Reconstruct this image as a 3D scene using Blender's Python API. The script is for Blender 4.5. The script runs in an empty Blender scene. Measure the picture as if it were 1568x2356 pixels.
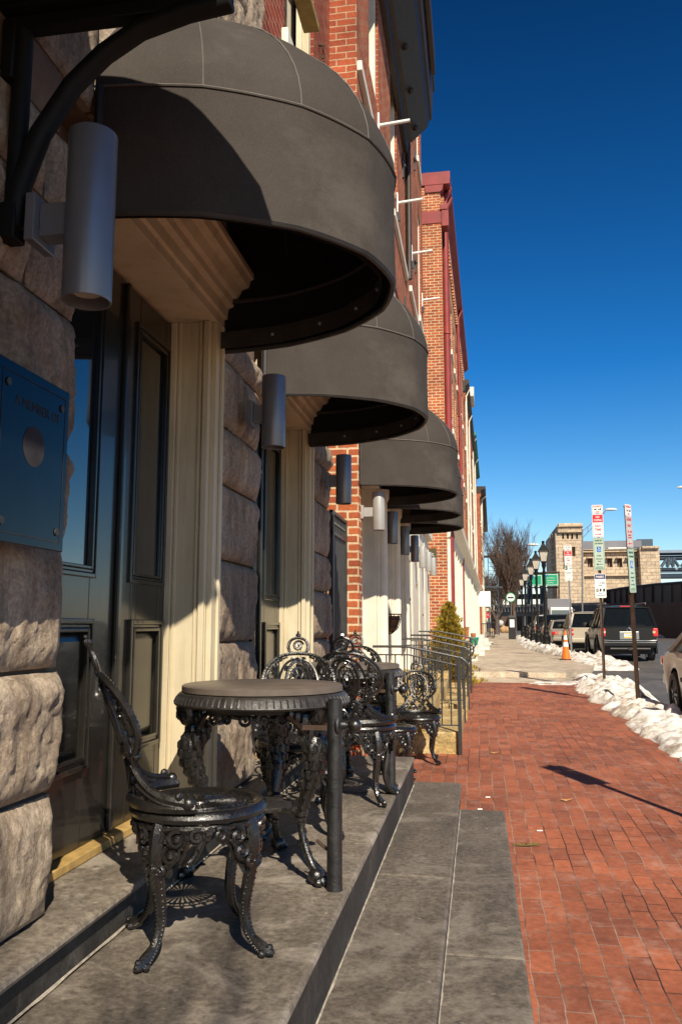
import bpy, math, random, bmesh
from math import sin, cos, pi, radians, atan, asin, sqrt, tan, degrees
from mathutils import Vector, Matrix, noise
import numpy as np
random.seed(7)
sc = bpy.context.scene
col = sc.collection
# ------------------------------------------------------------------ camera
F = 1912.0; PIT = atan(263/F); YAW = asin(316/sqrt(316**2+263**2+F*F))
CAM = Vector((0, 0, 1.5))
fw = Vector((-sin(YAW)*cos(PIT), cos(YAW)*cos(PIT), sin(PIT)))
rt = Vector((cos(YAW), sin(YAW), 0)); up = rt.cross(fw)
cd = bpy.data.cameras.new('camera'); cam = bpy.data.objects.new('camera', cd); col.objects.link(cam)
cd.sensor_fit = 'VERTICAL'; cd.sensor_height = 36; cd.lens = 36*F/2356
cd.clip_start = 0.05; cd.clip_end = 3000
m3 = Matrix((rt, up, -fw)).transposed(); cam.matrix_world = Matrix.Translation(CAM) @ m3.to_4x4()
sc.camera = cam
def at(u, v, y):
    r = fw*F + rt*(u-784) + up*(1178-v)
    return CAM + r*((y-CAM.y)/r.y)
# ------------------------------------------------------------------ light
AZ, EL = radians(25), radians(40)
sdir = Vector((sin(AZ)*cos(EL), -cos(AZ)*cos(EL), sin(EL)))
w = bpy.data.worlds.new('World'); sc.world = w; w.use_nodes = True
nt = w.node_tree; nt.nodes.clear()
sky = nt.nodes.new('ShaderNodeTexSky'); sky.sky_type = 'NISHITA'; sky.sun_disc = False
sky.sun_elevation = EL; sky.sun_rotation = pi-AZ; sky.altitude = 600; sky.air_density = 1.0; sky.dust_density = 0.1; sky.ozone_density = 4.0
hs = nt.nodes.new('ShaderNodeHueSaturation'); hs.inputs['Saturation'].default_value = 1.28
bg = nt.nodes.new('ShaderNodeBackground'); bg.inputs['Strength'].default_value = 0.05
ow = nt.nodes.new('ShaderNodeOutputWorld')
tcw = nt.nodes.new('ShaderNodeTexCoord'); sxyz = nt.nodes.new('ShaderNodeSeparateXYZ'); cr = nt.nodes.new('ShaderNodeValToRGB'); mx = nt.nodes.new('ShaderNodeMix')
nt.links.new(tcw.outputs['Generated'], sxyz.inputs[0]); nt.links.new(sxyz.outputs[2], cr.inputs[0])
for e_, (p_, c_) in zip((cr.color_ramp.elements[0], cr.color_ramp.elements[1], cr.color_ramp.elements.new(.12), cr.color_ramp.elements.new(.3), cr.color_ramp.elements.new(.85)), ((0, (2.7, 2.2, 2.0)), (.60, (.08, .44, .86)), (.12, (1.9, 2.0, 1.95)), (.3, (.5, 1.42, 1.8)), (.85, (.05, .12, .24)))):
    e_.position = p_; e_.color = (*c_, 1)
mx.data_type = 'RGBA'; mx.blend_type = 'MULTIPLY'; mx.inputs[0].default_value = 1
nt.links.new(sky.outputs[0], hs.inputs['Color']); nt.links.new(hs.outputs[0], mx.inputs[6]); nt.links.new(cr.outputs[0], mx.inputs[7]); nt.links.new(mx.outputs[2], bg.inputs['Color']); nt.links.new(bg.outputs[0], ow.inputs[0])
sl = bpy.data.lights.new('sun', 'SUN'); sl.energy = 5.0; sl.angle = radians(0.5); sl.color = (1, 0.90, 0.74)
so = bpy.data.objects.new('sun', sl); col.objects.link(so)
so.rotation_euler = sdir.to_track_quat('Z', 'Y').to_euler(); so.location = (3, -6, 12)
sc.view_settings.view_transform = 'Standard'; sc.view_settings.look = 'None'
sc.view_settings.exposure = 0.45; sc.view_settings.gamma = 1
# ------------------------------------------------------------------ helpers
class N:
    """tiny node builder"""
    def __init__(s, name):
        s.m = bpy.data.materials.new(name); s.m.use_nodes = True; s.t = s.m.node_tree
        s.b = s.t.nodes['Principled BSDF']; s.tc = s.t.nodes.new('ShaderNodeTexCoord')
    def n(s, typ, **k):
        x = s.t.nodes.new(typ)
        for a, v in k.items():
            if a.startswith('i_'): x.inputs[a[2:].replace('_', ' ')].default_value = v
            else: setattr(x, a, v)
        return x
    def l(s, a, b): s.t.links.new(a, b); return b
    def noise(s, scale, detail=4, rough=.55, vec=None, dist=0):
        x = s.n('ShaderNodeTexNoise'); x.inputs['Scale'].default_value = scale; x.inputs['Detail'].default_value = detail
        x.inputs['Roughness'].default_value = rough; x.inputs['Distortion'].default_value = dist
        s.l(vec or s.tc.outputs['Object'], x.inputs['Vector']); return x.outputs['Fac']
    def mapv(s, vec=None, scale=(1,1,1), rot=(0,0,0), loc=(0,0,0)):
        x = s.n('ShaderNodeMapping'); x.inputs['Scale'].default_value = scale; x.inputs['Rotation'].default_value = rot; x.inputs['Location'].default_value = loc
        s.l(vec or s.tc.outputs['Object'], x.inputs['Vector']); return x.outputs[0]
    def ramp(s, fac, stops):
        x = s.n('ShaderNodeValToRGB'); e = x.color_ramp.elements
        while len(e) < len(stops): e.new(.5)
        for q, (p, c) in zip(e, stops):
            q.position = p; q.color = (*c, 1) if len(c) == 3 else c
        s.l(fac, x.inputs[0]); return x.outputs[0]
    def mix(s, fac, a, b, typ='MIX'):
        x = s.n('ShaderNodeMix', data_type='RGBA', blend_type=typ)
        for sock, v in ((x.inputs[0], fac), (x.inputs[6], a), (x.inputs[7], b)):
            if isinstance(v, (int, float)): sock.default_value = v
            elif isinstance(v, tuple): sock.default_value = (*v, 1)
            else: s.l(v, sock)
        return x.outputs[2]
    def math(s, op, a, b=0.0):
        x = s.n('ShaderNodeMath', operation=op)
        for sock, v in ((x.inputs[0], a), (x.inputs[1], b)):
            if isinstance(v, (int, float)): sock.default_value = v
            else: s.l(v, sock)
        return x.outputs[0]
    def bump(s, h, strength=.5, dist=.01, prev=None):
        x = s.n('ShaderNodeBump'); x.inputs['Strength'].default_value = strength; x.inputs['Distance'].default_value = dist
        s.l(h, x.inputs['Height'])
        if prev: s.l(prev, x.inputs['Normal'])
        return x.outputs[0]
    def fin(s, color=None, rough=.6, metal=0, normal=None, spec=.5, **k):
        if color is not None:
            if isinstance(color, tuple): s.b.inputs['Base Color'].default_value = (*color, 1)
            else: s.l(color, s.b.inputs['Base Color'])
        if isinstance(rough, (int, float)): s.b.inputs['Roughness'].default_value = rough
        else: s.l(rough, s.b.inputs['Roughness'])
        s.b.inputs['Metallic'].default_value = metal; s.b.inputs['Specular IOR Level'].default_value = spec
        if normal: s.l(normal, s.b.inputs['Normal'])
        return s.m
def simple(name, c, rough=.5, metal=0, var=.25, nscale=12, bump=.15, bscale=60, bdist=.002, spec=.5, coat=0):
    k = N(name); f = k.noise(nscale, 5)
    c2 = tuple(max(0, v*(1-var)) for v in c); c1 = tuple(min(1, v*(1+var)) for v in c)
    cc = k.ramp(f, [(.3, c2), (.7, c1)])
    k.b.inputs['Coat Weight'].default_value = coat
    nr = k.bump(k.noise(bscale, 3), bump, bdist) if bump else None
    return k.fin(cc, rough, metal, nr, spec)
class MB:
    def __init__(s): s.v = []; s.f = []
    def add(s, vs, fs):
        o = len(s.v); s.v += [tuple(p) for p in vs]; s.f += [tuple(i+o for i in f) for f in fs]; return s
    def box(s, a, b):
        (x0, y0, z0), (x1, y1, z1) = a, b
        x0, x1 = sorted((x0, x1)); y0, y1 = sorted((y0, y1)); z0, z1 = sorted((z0, z1))
        return s.add([(x0,y0,z0),(x1,y0,z0),(x1,y1,z0),(x0,y1,z0),(x0,y0,z1),(x1,y0,z1),(x1,y1,z1),(x0,y1,z1)],
              [(0,3,2,1),(4,5,6,7),(0,1,5,4),(1,2,6,5),(2,3,7,6),(3,0,4,7)])
    def prism(s, poly, axis, a, b):
        """poly of 2d points extruded along axis ('x','y','z') from a to b"""
        n = len(poly)
        def P(q, t):
            return {'x': (t, q[0], q[1]), 'y': (q[0], t, q[1]), 'z': (q[0], q[1], t)}[axis]
        vs = [P(q, a) for q in poly]+[P(q, b) for q in poly]
        fs = [tuple(range(n))[::-1], tuple(range(n, 2*n))]+[(i, (i+1) % n, n+(i+1) % n, n+i) for i in range(n)]
        return s.add(vs, fs)
    def tube(s, pts, r, n=6, closed=False, flat=None):
        pts = [Vector(p) for p in pts]; L = len(pts)
        if L < 2: return s
        rs = r if isinstance(r, (list, tuple)) else [r]*L
        up0 = Vector((0, 0, 1)); vs = []; prev = None
        for i, p in enumerate(pts):
            a = pts[(i-1) % L] if (closed or i > 0) else p; b = pts[(i+1) % L] if (closed or i < L-1) else p
            t = (b-a); t = t.normalized() if t.length > 1e-9 else Vector((0, 0, 1))
            if prev is None:
                u = t.cross(up0)
                if u.length < .05: u = t.cross(Vector((1, 0, 0)))
            else: u = prev - t*prev.dot(t)
            if u.length < 1e-6: u = t.cross(Vector((1, 0, 0)))
            u.normalize(); prev = u; v = t.cross(u)
            for k in range(n):
                an = 2*pi*k/n; vs.append(p+(u*cos(an)+v*sin(an))*rs[i])
        fs = []
        R = L if closed else L-1
        for i in range(R):
            for k in range(n):
                a = i*n+k; b = i*n+(k+1) % n; c = ((i+1) % L)*n+(k+1) % n; d = ((i+1) % L)*n+k
                fs.append((a, b, c, d))
        if not closed:
            fs.append(tuple(range(n))[::-1]); fs.append(tuple((L-1)*n+k for k in range(n)))
        return s.add(vs, fs)
    def lathe(s, prof, n=32, c=(0, 0, 0), axis='z', a0=0, a1=2*pi):
        full = abs(a1-a0-2*pi) < 1e-6; m = n if full else n+1; vs = []
        for i in range(m):
            an = a0+(a1-a0)*i/n
            for r, z in prof:
                if axis == 'z': p = (c[0]+r*cos(an), c[1]+r*sin(an), c[2]+z)
                elif axis == 'x': p = (c[0]+z, c[1]+r*cos(an), c[2]+r*sin(an))
                else: p = (c[0]+r*sin(an), c[1]+z, c[2]+r*cos(an))
                vs.append(p)
        k = len(prof); fs = []
        for i in range(n):
            j = (i+1) % m
            for q in range(k-1): fs.append((i*k+q, j*k+q, j*k+q+1, i*k+q+1))
        return s.add(vs, fs)
    def ball(s, c, r, n=8, sc3=(1, 1, 1)):
        vs = []; fs = []; h = n//2
        for i in range(h+1):
            ph = -pi/2+pi*i/h
            for j in range(n):
                th = 2*pi*j/n; vs.append((c[0]+r*cos(ph)*cos(th)*sc3[0], c[1]+r*cos(ph)*sin(th)*sc3[1], c[2]+r*sin(ph)*sc3[2]))
        for i in range(h):
            for j in range(n): fs.append((i*n+j, i*n+(j+1) % n, (i+1)*n+(j+1) % n, (i+1)*n+j))
        return s.add(vs, fs)
    def grid(s, fn, nu, nv):
        o = [fn(i/nu, j/nv) for i in range(nu+1) for j in range(nv+1)]
        return s.add(o, [(i*(nv+1)+j, (i+1)*(nv+1)+j, (i+1)*(nv+1)+j+1, i*(nv+1)+j+1) for i in range(nu) for j in range(nv)])
    def build(s, name, mat, parent=None, smooth=False, bevel=0, kind=None, local=False, sub=0, angle=40):
        me = bpy.data.meshes.new(name); off = Vector((0, 0, 0))
        if parent and not local:
            q = parent
            while q: off += q.location; q = q.parent
        me.from_pydata([(p[0]-off.x, p[1]-off.y, p[2]-off.z) for p in s.v], [], s.f); me.update()
        bm = bmesh.new(); bm.from_mesh(me); bmesh.ops.recalc_face_normals(bm, faces=bm.faces); bm.to_mesh(me); bm.free()
        me.materials.append(mat)
        if smooth:
            me.polygons.foreach_set('use_smooth', [True]*len(me.polygons))
            if smooth != 'all':
                try: me.set_sharp_from_angle(angle=radians(angle))
                except Exception: pass
        o = bpy.data.objects.new(name, me); col.objects.link(o)
        if parent: o.parent = parent
        if bevel:
            b = o.modifiers.new('bevel', 'BEVEL'); b.width = bevel; b.segments = 2; b.limit_method = 'ANGLE'; b.angle_limit = radians(50)
        if kind: o['kind'] = kind
        return o
def thing(name, label, cat, loc=(0, 0, 0), group=None, rz=0):
    o = bpy.data.objects.new(name, None); col.objects.link(o); o.location = loc; o.rotation_euler = (0, 0, rz)
    o.empty_display_size = .1; o['label'] = label; o['category'] = cat
    if group: o['group'] = group
    return o
def tag(o, label, cat, group=None):
    o['label'] = label; o['category'] = cat
    if group: o['group'] = group
    return o
def kids(o): return [c for c in bpy.data.objects if c.parent == o]
def dup(o, loc, rz=0, label=None, group=None):
    def cp(x, par):
        c = x.copy(); col.objects.link(c)
        if par: c.parent = par
        for ch in kids(x): cp(ch, c)
        return c
    r = cp(o, None); r.location = loc; r.rotation_euler = (0, 0, rz)
    if label: r['label'] = label
    if group: r['group'] = group
    return r
def text(name, body, size, mat, parent, origin, right, upv, align='CENTER', ext=.0008, xs=1.0, bold=0):
    """lettering as a mesh: origin world point, right/up world directions"""
    cu = bpy.data.curves.new('t', 'FONT'); cu.body = body; cu.size = size; cu.extrude = ext; cu.align_x = align; cu.align_y = 'CENTER'
    cu.resolution_u = 2; cu.offset = bold
    to = bpy.data.objects.new('t', cu); col.objects.link(to)
    dg = bpy.context.evaluated_depsgraph_get(); me = bpy.data.meshes.new_from_object(to.evaluated_get(dg)); bpy.data.objects.remove(to)
    R = Vector(right).normalized(); U = Vector(upv).normalized(); Nn = R.cross(U); off = Vector((0, 0, 0)); q = parent
    while q: off += q.location; q = q.parent
    O = Vector(origin)
    for v in me.vertices:
        c = v.co.copy(); v.co = O+R*c.x*xs+U*c.y+Nn*c.z-off
    me.materials.clear(); me.materials.append(mat); me.name = name
    o = bpy.data.objects.new(name, me); col.objects.link(o); o.parent = parent
    return o
def fz(x, y, s=1.0, o=0): return noise.noise(Vector((x*s+o, y*s-o, o*.7)))
def lerp(a, b, t): return a+(b-a)*t
def prof(tab, y):
    for (a, va), (b, vb) in zip(tab, tab[1:]):
        if y <= b: return lerp(va, vb, max(0, (y-a)/(b-a)))
    return tab[-1][1]
ZS = [(-10, -.02), (2.5, .0), (5.7, .18), (8, .26), (18, .38), (28, .5), (60, .58), (125, .68), (700, .7)]
def zs(y): return prof(ZS, y)
ZP = .55   # platform top
# ------------------------------------------------------------------ materials
def brick_mat(name, c1, c2, mortar, bw=.205, bh=.072, ms=.011, offs=.5, bump=.6, soot=.0, rough=.85, sq=1.0):
    k = N(name)
    g = k.n('ShaderNodeSeparateXYZ'); k.l(k.tc.outputs['Object'], g.inputs[0])
    uu = k.math('ADD', g.outputs[0], g.outputs[1])
    cb = k.n('ShaderNodeCombineXYZ'); k.l(uu, cb.inputs[0]); k.l(g.outputs[2], cb.inputs[1])
    # slightly wavering joints
    wv = k.n('ShaderNodeVectorMath', operation='ADD'); k.l(cb.outputs[0], wv.inputs[0])
    nz = k.n('ShaderNodeTexNoise'); nz.inputs['Scale'].default_value = 9; k.l(k.tc.outputs['Object'], nz.inputs['Vector'])
    sc_ = k.n('ShaderNodeVectorMath', operation='SCALE'); k.l(nz.outputs['Color'], sc_.inputs[0]); sc_.inputs['Scale'].default_value = .009
    k.l(sc_.outputs[0], wv.inputs[1])
    b = k.n('ShaderNodeTexBrick', offset=offs, squash=sq); k.l(wv.outputs[0], b.inputs['Vector'])
    b.inputs['Scale'].default_value = 1; b.inputs['Brick Width'].default_value = bw; b.inputs['Row Height'].default_value = bh
    b.inputs['Mortar Size'].default_value = ms; b.inputs['Mortar Smooth'].default_value = .2; b.inputs['Bias'].default_value = 0
    b.inputs['Color1'].default_value = (*c1, 1); b.inputs['Color2'].default_value = (*c2, 1); b.inputs['Mortar'].default_value = (*mortar, 1)
    n1 = k.ramp(k.noise(2.2, 6, .65), [(.3, (.62, .6, .6)), (.65, (1.12, 1.1, 1.08))])
    cc = k.mix(1.0, b.outputs['Color'], n1, 'MULTIPLY')
    n2 = k.ramp(k.noise(45, 4), [(.3, (.8, .8, .8)), (.7, (1.15, 1.15, 1.15))])
    cc = k.mix(1.0, cc, n2, 'MULTIPLY')
    h = k.math('ADD', k.math('MULTIPLY', k.math('SUBTRACT', 1.0, b.outputs['Fac']), 1.0), k.math('MULTIPLY', k.noise(70, 4), .35))
    return k.fin(cc, rough, 0, k.bump(h, bump, .008), .25)
M = {}
M['brick'] = brick_mat('red_brick', (.42, .10, .04), (.28, .062, .03), (.46, .33, .21), ms=.007, bh=.075)
M['brick_dark'] = brick_mat('dark_red_brick', (.30, .055, .028), (.19, .035, .022), (.40, .24, .15), ms=.006, bh=.075)
M['brick_orange'] = brick_mat('orange_brick', (.48, .13, .045), (.30, .075, .035), (.62, .47, .30), ms=.011, bh=.076)
def paving_mat():
    k = N('herring_brick_paving'); g = k.n('ShaderNodeSeparateXYZ'); k.l(k.tc.outputs['Object'], g.inputs[0])
    nz = k.n('ShaderNodeTexNoise'); nz.inputs['Scale'].default_value = 3.0; nz.inputs['Detail'].default_value = 3; k.l(k.tc.outputs['Object'], nz.inputs['Vector'])
    cb = k.n('ShaderNodeCombineXYZ'); k.l(g.outputs[1], cb.inputs[0]); k.l(g.outputs[0], cb.inputs[1])
    sv = k.n('ShaderNodeVectorMath', operation='SCALE'); k.l(nz.outputs['Color'], sv.inputs[0]); sv.inputs['Scale'].default_value = .035
    wv = k.n('ShaderNodeVectorMath', operation='ADD'); k.l(cb.outputs[0], wv.inputs[0]); k.l(sv.outputs[0], wv.inputs[1])
    def br(ms, c1, c2, mo):
        b = k.n('ShaderNodeTexBrick', offset=.5); k.l(wv.outputs[0], b.inputs['Vector']); b.inputs['Scale'].default_value = 1
        b.inputs['Brick Width'].default_value = .205; b.inputs['Row Height'].default_value = .102; b.inputs['Mortar Size'].default_value = ms
        b.inputs['Mortar Smooth'].default_value = .15; b.inputs['Bias'].default_value = 0
        b.inputs['Color1'].default_value = (*c1, 1); b.inputs['Color2'].default_value = (*c2, 1); b.inputs['Mortar'].default_value = (*mo, 1); return b
    b = br(.0034, (.38, .118, .058), (.24, .080, .046), (.04, .025, .02))
    # header course across
    hb = k.n('ShaderNodeMath', operation='COMPARE'); k.l(g.outputs[1], hb.inputs[0]); hb.inputs[1].default_value = 5.62; hb.inputs[2].default_value = .1
    pale = k.mix(k.ramp(k.noise(1.7, 3), [(.42, (0, 0, 0)), (.56, (1, 1, 1))]), (.045, .03, .024), (.34, .22, .165))
    base = k.mix(b.outputs['Fac'], b.outputs['Color'], pale)
    st = k.ramp(k.noise(1.1, 6, .7), [(.3, (.64, .61, .60)), (.5, (.95, .95, .95)), (.72, (1.2, 1.17, 1.12))])
    base = k.mix(1.0, base, st, 'MULTIPLY')
    st2 = k.ramp(k.noise(28, 6, .7), [(.3, (.75, .75, .75)), (.7, (1.2, 1.2, 1.2))]); base = k.mix(1.0, base, st2, 'MULTIPLY')
    # salt bloom
    salt = k.ramp(k.noise(5.5, 8, .75), [(.52, (0, 0, 0)), (.75, (.42, .42, .42))]); base = k.mix(salt, base, (.50, .36, .30))
    spots = k.ramp(k.noise(3.1, 2, .5, k.mapv(loc=(4, 9, 0))), [(.68, (0, 0, 0)), (.75, (.55, .55, .55))]); base = k.mix(spots, base, (.06, .03, .025))
    h = k.math('ADD', k.math('SUBTRACT', 1.0, b.outputs['Fac']), k.math('MULTIPLY', k.noise(60, 5), .35))
    h2 = k.math('ADD', h, k.math('MULTIPLY', k.noise(4, 2), .8))
    return k.fin(base, .78, 0, k.bump(h2, .7, .006), .3)
M['paving'] = paving_mat()
def slate_mat(name, c, lite, amt=.5, sc_=1.0):
    k = N(name)
    big = k.noise(1.3*sc_, 5, .6); base = k.ramp(big, [(.3, tuple(v*.72 for v in c)), (.7, tuple(v*1.3 for v in c))])
    mid = k.ramp(k.noise(7*sc_, 8, .72, k.mapv(scale=(1, .45, 1))), [(.35, (.7, .7, .7)), (.7, (1.25, 1.25, 1.25))]); base = k.mix(1.0, base, mid, 'MULTIPLY')
    fine = k.ramp(k.noise(42, 6, .75), [(.36, (.58, .57, .56)), (.62, (1.3, 1.28, 1.25))]); base = k.mix(1.0, base, fine, 'MULTIPLY')
    s1 = k.noise(2.1*sc_, 9, .7, k.mapv(loc=(3, 1, 0)), .6); s2 = k.ramp(s1, [(.50, (0, 0, 0)), (.60, (amt, amt, amt)), (.72, (amt*.5,)*3)])
    base = k.mix(s2, base, lite)
    ve = k.n('ShaderNodeTexVoronoi', feature='DISTANCE_TO_EDGE'); ve.inputs['Scale'].default_value = .5*sc_
    nv = k.n('ShaderNodeTexNoise'); nv.inputs['Scale'].default_value = 3; nv.inputs['Detail'].default_value = 6; k.l(k.tc.outputs['Object'], nv.inputs['Vector'])
    va = k.n('ShaderNodeVectorMath', operation='ADD'); k.l(k.tc.outputs['Object'], va.inputs[0]); k.l(nv.outputs['Color'], va.inputs[1]); k.l(va.outputs[0], ve.inputs['Vector'])
    crack = k.ramp(ve.outputs['Distance'], [(.0, (.30, .30, .30)), (.006, (0, 0, 0))])
    base = k.mix(crack, base, tuple(v*.9 for v in lite))
    sp = k.ramp(k.noise(14, 3, .5, k.mapv(loc=(7, 2, 1))), [(.70, (0, 0, 0)), (.74, (.5, .5, .5))]); base = k.mix(sp, base, lite)
    h = k.math('ADD', k.math('MULTIPLY', k.noise(9, 7, .7), 1.0), k.math('MULTIPLY', k.noise(80, 4), .3))
    return k.fin(base, .62, 0, k.bump(h, .55, .006), .4)
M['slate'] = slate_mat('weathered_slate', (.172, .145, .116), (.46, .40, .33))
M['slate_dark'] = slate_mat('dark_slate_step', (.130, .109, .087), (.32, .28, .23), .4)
M['slate_riser_shade'] = slate_mat('slate_riser_shade', (.030, .028, .026), (.15, .13, .115), .25)  # same slate, tone lowered to paint in the shade of grazing-lit riser faces
def stone_mat():
    k = N('rock_faced_stone'); v = k.mapv(scale=(1, 1, .35)); base = k.ramp(k.noise(3.2, 6, .65, v), [(.3, (.24, .195, .155)), (.5, (.38, .325, .265)), (.72, (.50, .45, .38))])
    per = k.ramp(k.noise(1.1, 2), [(.35, (.8, .76, .75)), (.65, (1.15, 1.1, 1.0))]); base = k.mix(1.0, base, per, 'MULTIPLY')
    vein = k.ramp(k.noise(14, 8, .75, k.mapv(scale=(1, 1, .2))), [(.32, (.55, .5, .48)), (.6, (1.15, 1.12, 1.1))]); base = k.mix(1.0, base, vein, 'MULTIPLY')
    h = k.math('ADD', k.noise(16, 9, .72, v), k.math('MULTIPLY', k.noise(90, 4), .25))
    gr = k.ramp(k.noise(60, 6, .8), [(.35, (.6, .58, .56)), (.65, (1.25, 1.25, 1.22))]); base = k.mix(1.0, base, gr, 'MULTIPLY')
    return k.fin(base, .85, 0, k.bump(k.noise(55, 7, .8), .6, .006, k.bump(h, .9, .015)), .2)
M['stone'] = stone_mat()
M['dust'] = simple('pale_grit', (.34, .29, .23), .9, var=.4, nscale=30)
M['mortar'] = simple('stone_mortar', (.16, .11, .075), .9, bump=.4)
def cream_mat():
    k = N('cream_paint'); c = k.ramp(k.noise(2, 5), [(.3, (.52, .44, .29)), (.7, (.66, .57, .40))])
    st = k.ramp(k.noise(10, 7, .7, k.mapv(scale=(1, 1, .08))), [(.25, (.55, .5, .4)), (.5, (1, 1, 1))]); c = k.mix(.65, c, k.mix(1.0, c, st, 'MULTIPLY'))
    return k.fin(c, .5, 0, k.bump(k.noise(40, 4), .15, .002), .4)
M['cream'] = cream_mat()
M['cream_white'] = simple('weathered_white_paint', (.70, .64, .52), .6, var=.12, nscale=4)
M['door'] = simple('dark_green_black_door_paint', (.017, .0155, .013), .25, var=.2, bump=.08, bscale=25, bdist=.004, coat=.3)
M['door_olive'] = simple('olive_door_paint', (.13, .115, .075), .35, var=.15)
def glass_mat(name, c=(.01, .012, .014), rough=.03):
    k = N(name); k.b.inputs['IOR'].default_value = 2.4; return k.fin(c, rough, 0, k.bump(k.noise(1.4, 1), .03, .02), .5)
M['glass'] = glass_mat('dark_window_glass')
def fabric_mat():
    k = N('charcoal_awning_canvas'); c = k.ramp(k.noise(3, 5, .6), [(.3, (.044, .0365, .031)), (.7, (.061, .051, .043))])
    f = k.ramp(k.noise(220, 3, .7), [(.3, (.78, .78, .78)), (.7, (1.22, 1.22, 1.22))]); c = k.mix(1.0, c, f, 'MULTIPLY')
    du = k.ramp(k.noise(1.6, 6, .7, k.mapv(scale=(1, 1, 1.6), loc=(2, 3, 4))), [(.55, (0, 0, 0)), (.75, (.22, .22, .22))]); c = k.mix(du, c, (.19, .17, .14))
    wv = k.noise(3.5, 2)
    wr_ = k.noise(5, 4, .6, k.mapv(scale=(1, 1, .25)))
    return k.fin(c, .85, 0, k.bump(k.noise(180, 2), .35, .002, k.bump(wr_, .45, .02, k.bump(wv, .35, .03))), .25)
M['fabric'] = fabric_mat()
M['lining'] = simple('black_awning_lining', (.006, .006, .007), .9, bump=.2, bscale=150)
M['seam'] = simple('grey_thread', (.13, .115, .10), .8, bump=0)
def iron_mat(name, c=(.012, .0115, .011), rough=.26, rust=.3):
    k = N(name); r = k.ramp(k.noise(9, 6, .7), [(.64, (0, 0, 0)), (.8, (rust,)*3)]); cc = k.mix(r, c, (.09, .035, .014))
    d = k.ramp(k.noise(30, 5, .7, k.mapv(loc=(5, 0, 2))), [(.55, (0, 0, 0)), (.8, (.25, .25, .25))]); cc = k.mix(d, cc, (.10, .085, .065))
    ro = k.ramp(k.noise(25, 4), [(.3, (rough*.7,)*3), (.75, (rough*2.0,)*3)])
    return k.fin(cc, ro, 0, k.bump(k.noise(130, 5, .65), .5, .004), .7)
M['iron'] = iron_mat('glossy_black_cast_iron', (.010, .0088, .0078), .22); M['iron'].node_tree.nodes['Principled BSDF'].inputs['Coat Weight'].default_value = .4; M['iron'].node_tree.nodes['Principled BSDF'].inputs['Coat Roughness'].default_value = .12
M['postblack'] = iron_mat('black_post_paint', (.009, .009, .009), .38, .25)
M['iron_dull'] = iron_mat('worn_black_iron', (.022, .018, .016), .36, .4)
M['steel_black'] = simple('matt_black_steel', (.006, .006, .0065), .6, bump=.1, spec=.25)
M['tabletop'] = simple('brown_black_table_top', (.125, .10, .08), .42, var=.2, bump=.12, bscale=90, bdist=.001)
M['sconce'] = simple('grey_satin_metal', (.20, .205, .225), .36, .45, var=.05, bump=.04)
M['sconce_light'] = simple('pale_grey_metal', (.36, .35, .33), .4, .2, var=.08, bump=.05)
M['white'] = simple('white_enamel', (.8, .8, .76), .45, var=.06, bump=.05)
M['railgrey'] = simple('dark_grey_railing_paint', (.034, .034, .034), .4, var=.2)
M['yellowstone'] = slate_mat('yellow_sandstone', (.42, .30, .12), (.62, .52, .32), .5, 2)
M['concrete'] = slate_mat('pale_concrete', (.50, .41, .30), (.62, .54, .43), .3, .6)
M['asphalt'] = slate_mat('worn_asphalt', (.10, .092, .082), (.17, .155, .135), .4, .5)
M['marble'] = simple('white_marble', (.72, .66, .55), .55, var=.1, nscale=5)
def snow_mat():
    k = N('dirty_snow'); c = k.ramp(k.noise(3.5, 8, .7), [(.34, (.22, .165, .12)), (.44, (.55, .48, .40)), (.54, (.84, .81, .76))])
    k.b.inputs['Subsurface Weight'].default_value = .15; k.b.inputs['Subsurface Radius'].default_value = (.03, .03, .03)
    return k.fin(c, .6, 0, k.bump(k.noise(14, 8, .7), .6, .04), .3)
M['snow'] = snow_mat()
M['redmetal'] = simple('oxblood_red_metal', (.24, .03, .028), .55, var=.2, nscale=3)
M['brown'] = simple('dark_brown_painted_wood', (.035, .022, .014), .5, var=.25)
M['olive'] = simple('ochre_painted_wood', (.28, .21, .06), .6)
def ashlar_mat():
    k = brick_mat('granite_ashlar', (.62, .49, .34), (.48, .38, .27), (.24, .18, .12), bw=1.5, bh=.62, ms=.035, bump=.3); return k
M['ashlar'] = ashlar_mat()
M['darkfence'] = simple('dark_panel_fence', (.035, .033, .034), .7, var=.3, nscale=.5)
M['brownwall'] = simple('brown_retaining_concrete', (.085, .055, .04), .85, var=.3, nscale=.4)
M['bluegrey'] = simple('blue_grey_steel', (.20, .26, .32), .5, var=.15, nscale=.3)
M['bluedark'] = simple('dark_blue_steel', (.05, .075, .10), .5)
M['greybldg'] = simple('grey_cladding', (.17, .165, .18), .6, var=.08, nscale=.2)
M['rubber'] = simple('black_rubber', (.014, .014, .014), .7)
M['chrome'] = simple('chrome', (.55, .55, .55), .18, 1.0, var=.03, bump=0)
M['rim'] = simple('alloy_rim', (.35, .35, .34), .3, .8, var=.05, bump=0)
def carp(n, c): return simple(n, c, .35, .0, var=.05, bump=.02, coat=.2, spec=.35)
M['carglass'] = simple('tinted_car_glass', (.006, .008, .010), .06, bump=0, spec=.35); M['car_black'] = carp('black_car_paint', (.004, .0045, .006)); M['car_tan'] = carp('champagne_car_paint', (.42, .36, .27))
M['car_grey'] = carp('warm_grey_car_paint', (.27, .23, .18)); M['car_silver'] = carp('silver_car_paint', (.42, .40, .37)); M['car_white'] = carp('white_car_paint', (.7, .68, .64))
M['redlamp'] = simple('red_lamp_lens', (.50, .012, .012), .2, var=.1, bump=0, coat=.5)
M['amber'] = simple('clear_amber_lens', (.6, .45, .3), .2, bump=0)
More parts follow.
